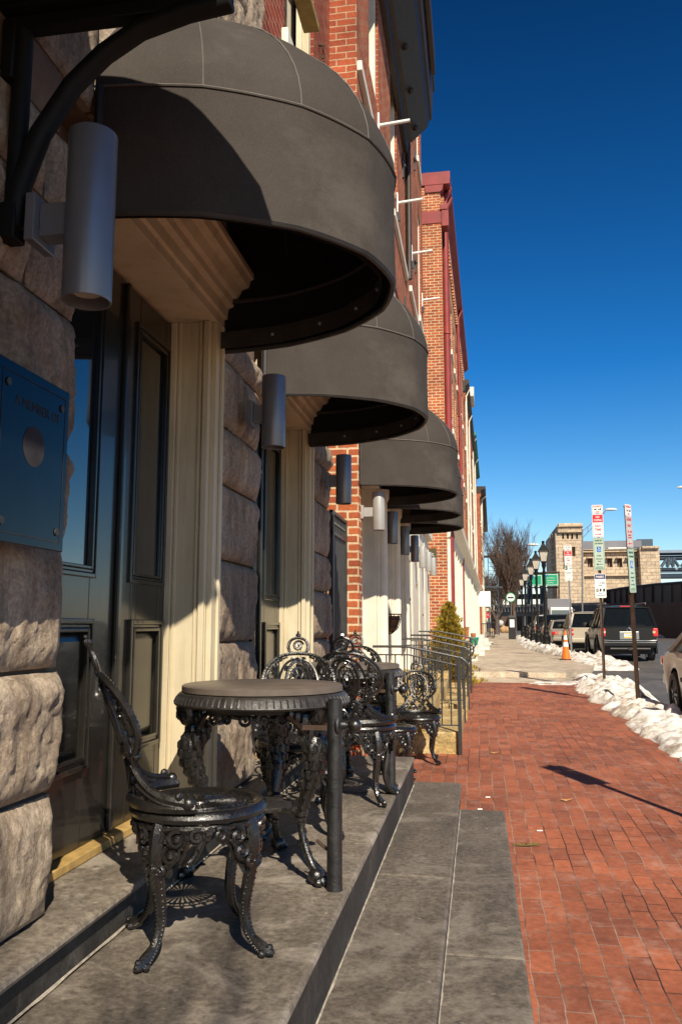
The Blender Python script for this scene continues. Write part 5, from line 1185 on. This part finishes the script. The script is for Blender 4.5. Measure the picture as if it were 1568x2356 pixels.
        # tail lamps
        if suv: a, b, c, d = hw*.80, hw*.985, belt-.30, belt-.03
        else: a, b, c, d = hw*.62, hw*.965, belt-.25, belt-.11
        q = MB(); q.box((s*a, -.012, c), (s*b, .14, d)); tl = q.build('tail_lamp', M['redlamp'], T, local=True, bevel=.03)
        q = MB(); q.box((s*a, -.016, c+(d-c)*.40), (s*(a+b)/2, -.012, c+(d-c)*.66)); q.build('lens', M['amber'], tl, local=True)
        q = MB(); q.box((s*hw*.72, L-.14, belt-.34), (s*hw*.42, L-.02, belt-.22)); q.build('headlight', M['lampglass'], T, local=True, bevel=.02)
        if suv: q = MB(); q.tube([(s*(tw-.06), r0+.05, H+.005), (s*(tw-.06), r0+.12, H+.05), (s*(tw-.06), r1-.1, H+.05), (s*(tw-.06), r1, H+.0)], .02, 6); q.build('roof_rail', M['galv'], T, smooth=True, local=True)
    q = MB(); q.box((-hw*.93, -.09, .47 if suv else .42), (hw*.93, .16, .66 if suv else .60)); q.build('bumper', P_ if not details else M['car_black'], T, local=True, bevel=.05)
    if details:
        q = MB(); q.tube([(-hw*.94, -.02, .78), (-hw*.90, -.10, .69), (-hw*.6, -.115, .675), (hw*.6, -.115, .675), (hw*.90, -.10, .69), (hw*.94, -.02, .78)], .014, 6); q.build('bumper_trim', M['rim'], T, smooth=True, local=True)
        q = MB(); q.tube([(-.6, -.04, .42), (.62, -.04, .42)], .035, 8); q.box((-.05, -.10, .38), (.05, .1, .46)); q.build('tow_bar', M['dullblack'], T, local=True)
        for s in (-1, 1):
            q = MB(); q.box((s*.60, .74, .14), (s*.86, .76, .40)); q.build('mud_flap', M['galv'] if s > 0 else M['rubber'], T, local=True)
    q = MB(); q.box((-.30, -.03, belt-.40), (.30, .05, belt-.14)); q.build('plate_surround', M['rim'] if details else M['rubber'], T, local=True, bevel=.015)
    q = MB(); q.box((-.155, -.037, belt-.345), (.155, -.031, belt-.19)); pl = q.build('number_plate', M['sign_white'], T, local=True)
    if details:
        q = MB(); q.box((-.15, -.039, belt-.342), (.15, -.0375, belt-.305)); q.box((-.15, -.039, belt-.21), (.15, -.0375, belt-.193)); q.build('yellow_band', simple('plate_yellow', (.75, .45, .02), .5, bump=0), pl, local=True)
        t = text('lettering', 'JYX-566', .075, M['navy'], None, (0, 0, 0), (1, 0, 0), (0, 0, 1), xs=.85, ext=.0005)
        for v in t.data.vertices: v.co += Vector((0, -.040, belt-.258))
        t.parent = pl
        t = text('badge', '4RUNNER', .055, M['rim'], None, (0, 0, 0), (1, 0, 0), (0, 0, 1), xs=1, ext=.0005)
        for v in t.data.vertices: v.co += Vector((-.50, .018, belt-.09))
        t.parent = T
        q = MB(); q.lathe([(.055, 0), (.07, -.006), (.055, -.01)], 20, (0, -.0, belt-.085), 'y'); q.build('emblem', M['chrome'], T, local=True)
        q = MB(); q.tube([(-.02, g0-.03, zb+.04), (.2, g0+.0, zb+.06), (.52, g0+.02, zb+.07)], .008, 5); q.build('wiper', M['rubber'], T, local=True)
        q = MB(); q.box((-.2, r0-.085, zt-.05), (.2, r0-.06, zt-.02)); q.build('brake_lamp', M['redlamp'], T, local=True)
        q = MB(); a = Vector((bw*.78, g0+.055-.02, zb+.10)); q.add([(bw*.62, g0+.03, zb+.06), (bw*.80, g0+.03, zb+.06), (bw*.71, g0+.09, zb+.17)], [(0, 1, 2)]); q.build('sticker', M['hwygreen'], T, local=True)
    # side trim, handles
    q = MB()
    for s in (-1, 1):
        q.box((s*(hw-.004), 1.45, belt-.42), (s*(hw+.012), L-1.45, belt-.36))
        for yy in (L*.37, L*.58): q.box((s*(hw-.01), yy, belt-.15), (s*(hw+.02), yy+.16, belt-.12))
    q.build('side_trim', M['rubber'], T, local=True, bevel=.004)
    return T
TR = TH
make_car('black off-road car with yellow and white number plate, nearest of the parked row', (4.74, 28.0, zs(28)-.13), radians(-1), 'suv', 'car_black', 4.7, 1.80, 1.84, 'flares')
make_car('champagne SUV parked in front of the black one', (4.46, 34.4, zs(34)-.13), TR, 'suv', 'car_tan', 4.6, 1.84, 1.74)
make_car('warm grey saloon, third in the parked row, with bright red tail lamp', (4.24, 40.3, zs(40)-.13), TR, 'saloon', 'car_grey', 4.7, 1.82, 1.46)
make_car('dark estate car, fourth in the parked row', (4.35, 46.3, zs(46)-.13), TR, 'suv', 'car_black', 4.8, 1.9, 1.78)
make_car('white van-like SUV, fifth in the parked row', (4.35, 52.5, zs(52)-.13), TR, 'suv', 'car_white', 4.8, 1.9, 1.82)
make_car('farthest grey car of the parked row', (4.5, 60, zs(60)-.13), TR, 'saloon', 'car_grey', 4.6, 1.82, 1.5)
make_car('silver saloon cut off by the right edge of the picture', (3.66, 13.75, zs(13)-.13), radians(180), 'saloon', 'car_silver', 4.6, 1.84, 1.47)
# box truck front beyond
T = thing('box_truck', 'small white lorry cab facing the viewer beyond the lamps', 'truck', (8.2, 86, .7))
m = MB(); m.box((-1.1, 0, .6), (1.1, 2.0, 2.7)); m.build('cab', M['car_white'], T, local=True, bevel=.12); m = MB(); m.box((-1.2, 2.01, .7), (1.2, 7.5, 3.6)); m.build('box', M['greybldg'], T, local=True, bevel=.04)
m = MB(); m.prism([(-.02, 1.55), (-.03, 1.6), (-.02, 2.4), (.05, 2.4), (.05, 1.55)], 'x', -.95, .95); m.build('windscreen', M['glass'], T, local=True)
m = MB()
for s in (-1, 1):
    for y in (.9, 6): m.lathe([(0, s*.8), (.45, s*.8), (.45, s*1.1), (0, s*1.1)], 18, (0, y, .45), 'x')
m.build('wheels', M['rubber'], T, local=True)
# ------------------------------------------------------------------ bare street tree
def bare_tree(label, x, y, z, H, spread, seed, n0=13):
    T = thing('street_tree', label, 'tree', (x, y, z)); rng = random.Random(seed); tr = MB(); tw = MB()
    tr.tube([(x, y, z-.1), (x+.05, y, z+1.2), (x+.02, y, z+2.2)], [.22, .17, .15], 8)
    def grow(p, d, ln, r, lv, m):
        n = 4; pts = [p]; q = Vector(p); dd = Vector(d)
        for i in range(n):
            dd = (dd+Vector((rng.uniform(-.16, .16), rng.uniform(-.16, .16), .10+.06*lv))).normalized(); q = q+dd*ln/n; pts.append(q.copy())
        m.tube(pts, [r*(1-.55*i/n) for i in range(n+1)], 3 if lv else 5)
        if lv >= 3: return
        for k in range((9, 9, 7)[lv]):
            t = rng.uniform(.25, 1); i = min(n-1, int(t*n)); b = pts[i].lerp(pts[i+1], t*n-i)
            a = rng.uniform(0, 2*pi); nd = (dd*.75+Vector((cos(a), sin(a), rng.uniform(-.1, .7)))*.62).normalized()
            grow(b, nd, ln*rng.uniform(.42, .62), max(.009, r*.42), lv+1, tw)
    for k in range(n0):
        a = 2*pi*k/n0+rng.uniform(-.2, .2); out = spread*rng.uniform(.25, 1)
        grow(Vector((x, y, z+rng.uniform(.9, 2.4))), Vector((cos(a)*out, sin(a)*out, 1.0)).normalized(), H*rng.uniform(.45, .72), .075, 0, tr)
    tr.build('trunk', M['bark'], T, smooth=True); tw.build('crown', M['bark'], T); return T
bare_tree('dense leafless upright street tree, the largest bare one, left of the lamps', 2.95, 72, zs(72), 7.6, .30, 4, 15)
bare_tree('smaller leafless tree partly behind the big bare tree', 1.9, 92, zs(92), 6.5, .6, 8, 9)
# ------------------------------------------------------------------ things on the far pavement
def far_sign():
    T = thing('round_sign', 'round white parking sign on a slim pole over the ticket machine', 'sign', (2.35, 62, zs(62)))
    m = MB(); m.tube([(0, 0, 0), (0, 0, 2.75)], .025, 6); m.build('pole', M['galv'], T, local=True)
    m = MB(); m.lathe([(0, -.02), (.31, -.02), (.31, 0), (0, 0)], 32, (0, 0, 3.0), 'y'); m.build('disc', M['sign_white'], T, local=True)
    m = MB(); m.lathe([(.28, -.022), (.31, -.024), (.335, -.01), (.335, 0)], 32, (0, 0, 3.0), 'y'); m.build('ring', M['hwygreen'], T, local=True)
    m = MB(); m.box((-.22, -.028, 2.93), (.22, -.022, 3.05)); m.box((.04, -.028, 3.12), (.09, -.022, 3.2)); m.build('print', M['black'], T, local=True)
far_sign()
T = thing('ticket_machine', 'dark parking ticket machine below the round white sign', 'ticket machine', (2.36, 61.2, zs(61)))
m = MB(); m.box((-.25, -.18, 0), (.25, .18, 1.55)); m.prism([(-.18, 1.551), (.18, 1.551), (.18, 1.7), (-.1, 1.7)], 'x', -.25, .25); m.build('body', M['black'], T, local=True, bevel=.02)
m = MB(); m.box((-.16, -.187, .85), (.16, -.181, 1.4)); m.build('screen_panel', M['sign_white'], T, local=True)
T = thing('wheeled_bin', 'bright blue recycling bin tilted among the bags on the far pavement', 'bin', (2.35, 110, zs(110))); T.rotation_euler = (0, .28, 0)
m = MB(); m.add([(-.3, -.3, 0), (.3, -.3, 0), (.3, .3, 0), (-.3, .3, 0), (-.42, -.42, 1.35), (.42, -.42, 1.35), (.42, .42, 1.35), (-.42, .42, 1.35)], [(0, 1, 5, 4), (1, 2, 6, 5), (2, 3, 7, 6), (3, 0, 4, 7), (0, 3, 2, 1)]); m.build('body', M['bluebin'], T, local=True); m = MB(); m.box((-.46, -.46, 1.351), (.46, .46, 1.42)); m.build('lid', M['bluebin'], T, local=True, bevel=.02)
for i, (x, y, r, mt, lb) in enumerate(((3.0, 108, .5, 'cardboard', 'brown paper bag pile right of the blue bin'), (3.55, 108, .42, 'cardboard', 'second brown bag against the snow'), (1.55, 108, .32, 'cardboard', 'small brown bag left of the blue bin'), (2.75, 107.5, .36, 'sign_pinkish', 'pale rubbish bag on top of the brown bags'))):
    m = MB()
    def fn(u, v, x=x, y=y, r=r, i=i):
        a = 2*pi*u; ph = pi*v-pi/2; k = 1+.25*fz(cos(a)*2+i, sin(a)*2+ph, 1, i); return (x+r*k*cos(ph)*cos(a), y+r*k*cos(ph)*sin(a), zs(y)+(.9 if i == 3 else 0)+r*1.0*k*(sin(ph)+.95))
    m.grid(fn, 16, 10); tag(m.build('rubbish_bag', M[mt], smooth='all'), lb, 'bag')
def person(label, x, y, zb, coat, trousers, h=1.72):
    T = thing('person', label, 'person', (x, y, zb))
    me = bpy.data.meshes.new('body'); J = [(0, 0, .95), (0, 0, 1.2), (0, 0, 1.42), (0, 0, 1.5), (0, .0, 1.6), (0, -.01, 1.70), (-.19, 0, 1.40), (-.27, .03, 1.12), (-.24, -.10, .88), (.19, 0, 1.40), (.27, .03, 1.12), (.24, -.10, .88), (-.1, 0, .9), (-.12, -.05, .5), (-.12, .06, .08), (-.12, -.08, .04), (.1, 0, .9), (.11, .06, .5), (.12, .14, .08), (.12, .02, .04)]
    Rr = [.15, .155, .14, .06, .095, .08, .065, .05, .035, .065, .05, .035, .095, .065, .045, .035, .095, .065, .045, .035]
    E_ = [(0, 1), (1, 2), (2, 3), (3, 4), (4, 5), (2, 6), (6, 7), (7, 8), (2, 9), (9, 10), (10, 11), (0, 12), (12, 13), (13, 14), (14, 15), (0, 16), (16, 17), (17, 18), (18, 19)]
    me.from_pydata([tuple(c*h/1.78 for c in j) for j in J], E_, []); o = bpy.data.objects.new('body', me); col.objects.link(o); o.parent = T
    sk = o.modifiers.new('skin', 'SKIN'); sk.use_smooth_shade = True; 
    for i, v in enumerate(me.skin_vertices[0].data if me.skin_vertices else []): v.radius = (Rr[i], Rr[i])
    if me.skin_vertices: me.skin_vertices[0].data[0].use_root = True
    o.modifiers.new('sub', 'SUBSURF').levels = 1; me.materials.append(M[coat]); return T
person('person in a dark coat walking on the far pavement near the stop sign', 1.05, 112, zs(112), 'cloth', 'cloth')
T = thing('stop_sign', 'small red stop sign in front of the walking person', 'sign', (1.15, 104, zs(104)))
m = MB(); m.tube([(0, 0, 0), (0, 0, 2.2)], .03, 6); m.build('pole', M['galv'], T, local=True)
m = MB(); m.prism([(.38*cos(a), 2.2+.38*sin(a)) for a in np.linspace(pi/8, 2*pi+pi/8, 9)[:-1]], 'y', -.03, 0); m.build('plate', M['sign_red'], T, local=True)
t = text('lettering', 'STOP', .26, M['sign_white'], None, (0, 0, 0), (1, 0, 0), (0, 0, 1), xs=.9)
for v in t.data.vertices: v.co += Vector((0, -.033, 2.2))
t.parent = T
T = thing('banner_pole', 'thin pale pole standing left of the big bare tree', 'pole', (1.35, 98, zs(98))); m = MB(); m.tube([(0, 0, 0), (0, 0, 4.6)], .05, 6); m.build('pole', M['sign_pinkish'], T, local=True)
T = thing('area_railing', 'black area railing at the far end of the house row', 'railing', (-.0, 70, zs(70))); m = MB()
for y in np.arange(66, 82, .35): m.tube([(1.2+(y-66)*.017, y, .6), (1.2+(y-66)*.017, y, 1.75)], .02, 4)
m.tube([(1.2, 66, 1.7), (1.47, 82, 1.7)], .03, 4); m.tube([(1.2, 66, .85), (1.47, 82, .85)], .03, 4); m.tube([(.2, 66, 1.7), (1.2, 66, 1.7)], .03, 4)
for x in np.arange(.2, 1.2, .14): m.tube([(x, 66, .6), (x, 66, 1.7)], .02, 4)
m.build('rails', M['black'], T)
# ------------------------------------------------------------------ bridge approach and far buildings (placed by their bearing at a chosen distance)
def bx(px0, px1, py0, py1, Y, d):   # box whose front face at depth Y spans those bearings
    a = at(px0, py1, Y); b = at(px1, py0, Y); return (min(a.x, b.x), Y, min(a.z, b.z)), (max(a.x, b.x), Y+d, max(a.z, b.z))
D1 = 150
T = thing('stone_tower', 'tall pale granite bridge tower with four slit windows', 'tower', at(1310, 1440, D1))
def holes_wall(name, px0, px1, py0, py1, Y, d, hl, mat, T):
    a, b = bx(px0, px1, py0, py1, Y, d); hh = []
    for (h0, h1, v0, v1) in hl: p = at(h0, v1, Y); q = at(h1, v0, Y); hh.append((p.x, q.x, p.z, q.z))
    xs = sorted({a[0], b[0]}|{h[0] for h in hh}|{h[1] for h in hh}); zz = sorted({a[2], b[2]}|{h[2] for h in hh}|{h[3] for h in hh}); m = MB()
    for i in range(len(xs)-1):
        for j in range(len(zz)-1):
            cx_ = (xs[i]+xs[i+1])/2; cz = (zz[j]+zz[j+1])/2
            if any(h[0] < cx_ < h[1] and h[2] < cz < h[3] for h in hh): continue
            m.box((xs[i], Y, zz[j]), (xs[i+1], Y+1.2, zz[j+1]))
    m.box((a[0]+.0, Y+1.21, a[2]), (b[0], Y+d, b[2])); return m.build(name, mat, T)
holes_wall('wall', 1284, 1338, 1226, 1445, D1, 14, [(1292, 1296, 1228, 1240), (1303, 1307, 1228, 1240), (1313, 1317, 1228, 1240), (1324, 1328, 1228, 1240), (1315, 1322, 1258, 1280)], M['ashlar'], T)
m = MB(); a, b = bx(1282, 1340, 1212, 1225.5, D1-.6, 15); m.box(a, b); a, b = bx(1284, 1338, 1203, 1211.5, D1-.2, 14); m.box(a, b); a, b = bx(1280, 1341, 1208.5, 1212.5, D1-1.0, 16); m.box(a, b); m.build('parapet', M['ashlar'], T, bevel=.1)
m = MB(); a, b = bx(1271, 1283.5, 1232, 1445, D1+3, 10); m.box(a, b); a, b = bx(1268, 1284, 1228, 1238, D1+2.5, 11); m.box(a, b); m.build('side_turret', M['ashlar'], T, bevel=.1)
m = MB()
for (u0, v0, u1, v1) in ((1298, 1262, 1312, 1264), (1298, 1272, 1308, 1274), (1299, 1262, 1300.5, 1300), (1306, 1264, 1308, 1310), (1298, 1300, 1310, 1302)): a, b = bx(u0, u1, v0, v1, D1-.5, .3); m.box(a, b)
m.build('rusty_ladder', M['rustpost'], T)
T = thing('stone_abutment', 'long granite bridge abutment with a row of shadowed windows', 'building', at(1420, 1440, D1+4))
hl = [(1351+i*22.6, 1362+i*22.6, 1284, 1305) for i in range(6)]
holes_wall('wall', 1338.5, 1478, 1272, 1445, D1+4, 14, hl, M['ashlar'], T)
m = MB(); a, b = bx(1338.5, 1480, 1266, 1271.5, D1+3.2, 15); m.box(a, b); a, b = bx(1338.5, 1478, 1262, 1265.8, D1+4, 14); m.box(a, b); a, b = bx(1338.5, 1515, 1322, 1326, D1+3.4, 3); m.box(a, b); m.build('cornice', M['ashlar'], T, bevel=.1)
m = MB(); a, b = bx(1478.5, 1515, 1258, 1445, D1+2, 16); m.box(a, b); a, b = bx(1476, 1516, 1256, 1262, D1+1.4, 17); m.box(a, b); m.build('end_pier', M['ashlar'], T, bevel=.1)
for h in hl:
    m = MB(); a, b = bx(h[0]-1.5, h[1]+1.5, 1281, 1284, D1+3, 1.5); m.box(a, b); wn = m.build('window', M['ashlar'], T)
    g = MB(); a, b = bx(h[0], h[1], 1284, 1305, D1+4.8, .3); g.box(a, b); g.build('grille', M['mortar'], wn)
T = thing('grey_building', 'flat roofed grey clad building behind the stone abutment', 'building', at(1420, 1400, 230))
m = MB(); a, b = bx(1338, 1474, 1243, 1445, 230, 30); m.box(a, b); m.build('wall', M['greybldg'], T); m = MB(); a, b = bx(1474.5, 1500, 1240, 1445, 231, 30); m.box(a, b); m.build('wing', M['bluedark'], T)
m = MB(); a, b = bx(1345, 1353, 1264, 1274, 229.8, .3); m.box(a, b); a, b = bx(1368, 1376, 1262, 1274, 229.8, .3); m.box(a, b); a, b = bx(1452, 1480, 1258, 1266, 229.8, .3); m.box(a, b); m.build('window', M['glass'], T); m = MB(); a, b = bx(1398, 1440, 1259, 1262.5, 222, 8); m.box(a, b); m.build('canopy', M['sign_white'], T)
T = thing('bridge_span', 'blue-grey steel truss bridge span entering from the right edge', 'bridge', at(1540, 1300, D1+10))
m = MB()
for v0, v1, mt in ((1263, 1272, 0), (1276, 1279, 0), (1281, 1284, 0), (1304, 1312, 0), (1318, 1328, 0)): a, b = bx(1515, 1700, v0-(0), v1, D1+10, 6); m.box(a, b)
m.build('deck', M['bluegrey'], T)
m = MB()
for u in (1534, 1546, 1580, 1620): m.tube([at(u, 1304, D1+9), at(u, 1282, D1+9)], .35, 5); m.tube([at(u, 1284, D1+9), at(u-14, 1304, D1+9)], .3, 5); m.tube([at(u, 1284, D1+9), at(u+14, 1304, D1+9)], .3, 5)
a, b = bx(1515, 1700, 1312.5, 1317, D1+9, 1); m.box(a, b); m.build('truss', M['bluedark'], T)
# elevated railway deck to the left, behind the trees
T = thing('elevated_deck', 'dark elevated bridge deck crossing behind the bare trees', 'bridge', at(1190, 1400, 175))
m = MB(); a, b = bx(1100, 1283, 1366, 1376, 175, 10); m.box(a, b); a, b = bx(1100, 1283, 1326, 1328, 175, 1); m.box(a, b); a, b = bx(1225, 1275, 1318, 1324, 172, 3); m.box(a, b); m.build('deck', M['dullblack'], T)
m = MB()
for u in (1120, 1150, 1185, 1215, 1245, 1268): m.tube([at(u, 1326, 175), at(u, 1445, 175)], .4, 6)
for u in range(1104, 1280, 12): m.tube([at(u, 1328, 175), at(u+9, 1366, 175)], .12, 4)
m.build('frame', M['bluedark'], T)
T = thing('low_building', 'low beige building under the elevated deck at the street end', 'building', at(1130, 1445, 168))
m = MB(); a, b = bx(1104, 1160, 1399, 1406, 166, 12); m.box(a, b); m.build('roof', M['cream'], T); m = MB(); a, b = bx(1106, 1285, 1406, 1450, 170, 10); m.box(a, b); m.build('wall', M['brownwall'], T)
m = MB(); a, b = bx(1118, 1121, 1406, 1450, 167, 1); m.box(a, b); a, b = bx(1140, 1143, 1406, 1450, 167, 1); m.box(a, b); m.build('column', M['cream'], T)
# green highway signs on a gantry
T = thing('highway_gantry', 'steel gantry carrying two green highway signs left of the stone tower', 'sign gantry', at(1250, 1440, 118))
m = MB()
for u in (1284.5, 1279): m.tube([at(u, 1318, 118), at(u, 1445, 118)], .12, 6)
m.tube([at(1210, 1319, 118), at(1286, 1316, 118)], .12, 6); m.tube([at(1210, 1352, 118), at(1286, 1352, 118)], .10, 6); m.build('frame', M['rustpost'], T)
for (u0, u1, v0, v1, ls) in ((1218, 1246, 1322, 1348, (('95', .5, .75, 1.1),)), (1249, 1283, 1320, 1348, (('Ben Franklin Br', .5, .66, .42), ('Independence Mall', .5, .45, .38), ('Callowhill St', .45, .26, .42)))):
    m = MB(); a, b = bx(u0, u1, v0, v1, 117.6, .12); m.box(a, b); pl = m.build('sign_panel', M['hwygreen'], T)
    m = MB(); e = .06; m.box((a[0]+.08, 117.57, a[2]+.08), (b[0]-.08, 117.598, a[2]+.08+e)); m.box((a[0]+.08, 117.57, b[2]-.08-e), (b[0]-.08, 117.598, b[2]-.08)); m.box((a[0]+.08, 117.57, a[2]+.08+e), (a[0]+.08+e, 117.598, b[2]-.08-e)); m.box((b[0]-.08-e, 117.57, a[2]+.08+e), (b[0]-.08, 117.598, b[2]-.08-e)); m.build('border', M['sign_white'], pl)
    for (tx, fx_, fz_, sz) in ls: text('lettering', tx, sz*.62, M['sign_white'], pl, (lerp(a[0], b[0], fx_), 117.55, lerp(a[2], b[2], fz_)), (1, 0, 0), (0, 0, 1), xs=.62)
    m = MB(); m.box((lerp(a[0], b[0], .18), 117.56, lerp(a[2], b[2], .78)), (lerp(a[0], b[0], .32), 117.598, lerp(a[2], b[2], .93))); m.build('shield', M['sign_blue'], pl)
# road lights on arms
def arm_light(label, u, vb, vt, Y, pts, head):
    T = thing('road_light', label, 'road light', at(u, vb, Y)); r = .00028*Y*2.2
    m = MB(); m.tube([at(u, vb, Y), at(u, vt, Y)], r*1.6, 8)
    for seg in pts: m.tube([at(a, b, Y) for a, b in seg], r*.7, 6)
    m.build('pole', M['galv'] if Y > 60 else M['bluedark'], T, smooth=True); m = MB(); a = at(head[0], head[1], Y); m.ball(a, .5*Y/90, 10, (1.3, .5, .3)); m.build('head', M['sign_white'], T, smooth=True)
arm_light('tall dark road light whose lattice arm reaches right above the stone tower', 1338.5, 1440, 1218, 90, [[(1338.5, 1222), (1370, 1196), (1392, 1174), (1402, 1172)], [(1338.5, 1238), (1372, 1203), (1392, 1175)], [(1351, 1212), (1351, 1226)]], (1404, 1172))
arm_light('thin curved road light behind the largest bare tree', 1207, 1440, 1262, 130, [[(1207, 1262), (1211, 1256), (1218, 1253), (1222, 1253)]], (1225, 1253))
arm_light('bare road light arm cut off by the right edge over the road', 1600, 1440, 1130, 40, [[(1600, 1130), (1585, 1122), (1572, 1121)]], (1570, 1121))
# right side fence and retaining wall
def wall_strip(name, label, cat, pts, mat, th=.4, posts=0, pm=None, rail_=None):
    """pts: list of (u, v_top, v_bottom, Y)"""
    T = thing(name, label, cat, at(pts[0][0], pts[0][2], pts[0][3])); m = MB(); L = []
    for (u, vt, vb, Y) in pts:
        a = at(u, vt, Y); b = at(u, vb, Y); L += [(a.x, Y, a.z), (a.x, Y+th, a.z), (b.x, Y+th, b.z-.6), (b.x, Y, b.z-.6)]
    fs = [(0, 1, 2, 3), tuple(len(L)-4+q for q in range(4))]
    for i in range(len(pts)-1):
        for q in range(4): fs.append((i*4+q, i*4+(q+1) % 4, i*4+4+(q+1) % 4, i*4+4+q))
    m.add(L, fs); m.build('panels' if posts else 'wall', mat, T)
    if posts:
        p = MB()
        for i in range(len(pts)-1):
            for k in range(posts):
                t = k/posts; u, vt, vb, Y = [lerp(pts[i][q], pts[i+1][q], t) for q in range(4)]; p.tube([at(u, vt-4, Y-.12), at(u, vb, Y-.12)], .10, 4)
        for dv in (-4, -1.5): p.tube([at(u, vt+dv, Y-.12) for (u, vt, vb, Y) in pts], .07, 4)
        p.build('post', pm, T)
    return T
wall_strip('ramp_fence', 'long dark panel fence on top of the brown wall at the right', 'fence', [(1388, 1363, 1388, 92), (1400, 1361, 1388, 90), (1440, 1355, 1387, 85), (1500, 1348, 1386, 78), (1568, 1343, 1385, 70), (1800, 1325, 1380, 58)], M['darkfence'], .15, 3, M['black'])
wall_strip('retaining_wall', 'brown concrete retaining wall beside the road at the right edge', 'wall', [(1400, 1389, 1451, 88), (1440, 1388.5, 1452, 84.8), (1500, 1387.5, 1453.5, 77.8), (1568, 1386, 1456, 69.8), (1800, 1381, 1466, 57.8)], M['brownwall'], 1.2)
wall_strip('bridge_parapet', 'low dark slatted parapet behind the parked cars', 'wall', [(1140, 1397, 1408, 120), (1240, 1395, 1407, 112), (1400, 1390, 1404, 99)], M['dullblack'], .3, 14, M['galv'])
wall_strip('embankment', 'brown embankment wall below the slatted parapet', 'wall', [(1225, 1407, 1450, 113), (1400, 1403, 1452, 98)], M['brownwall'], .5)
snow('snow_ridge', 'thin dirty snow ridge at the foot of the brown retaining wall', [(57, 21.5), (70, 16.9), (80, 13.6)], [(57, 23.0), (70, 18.2), (80, 15)], .5, 12, 60, 12)

bare_tree('leafless street tree behind the viewer, outside the picture, dappling the stone wall', 1.75, -5.4, zs(-5), 4.7, .35, 17, 4)
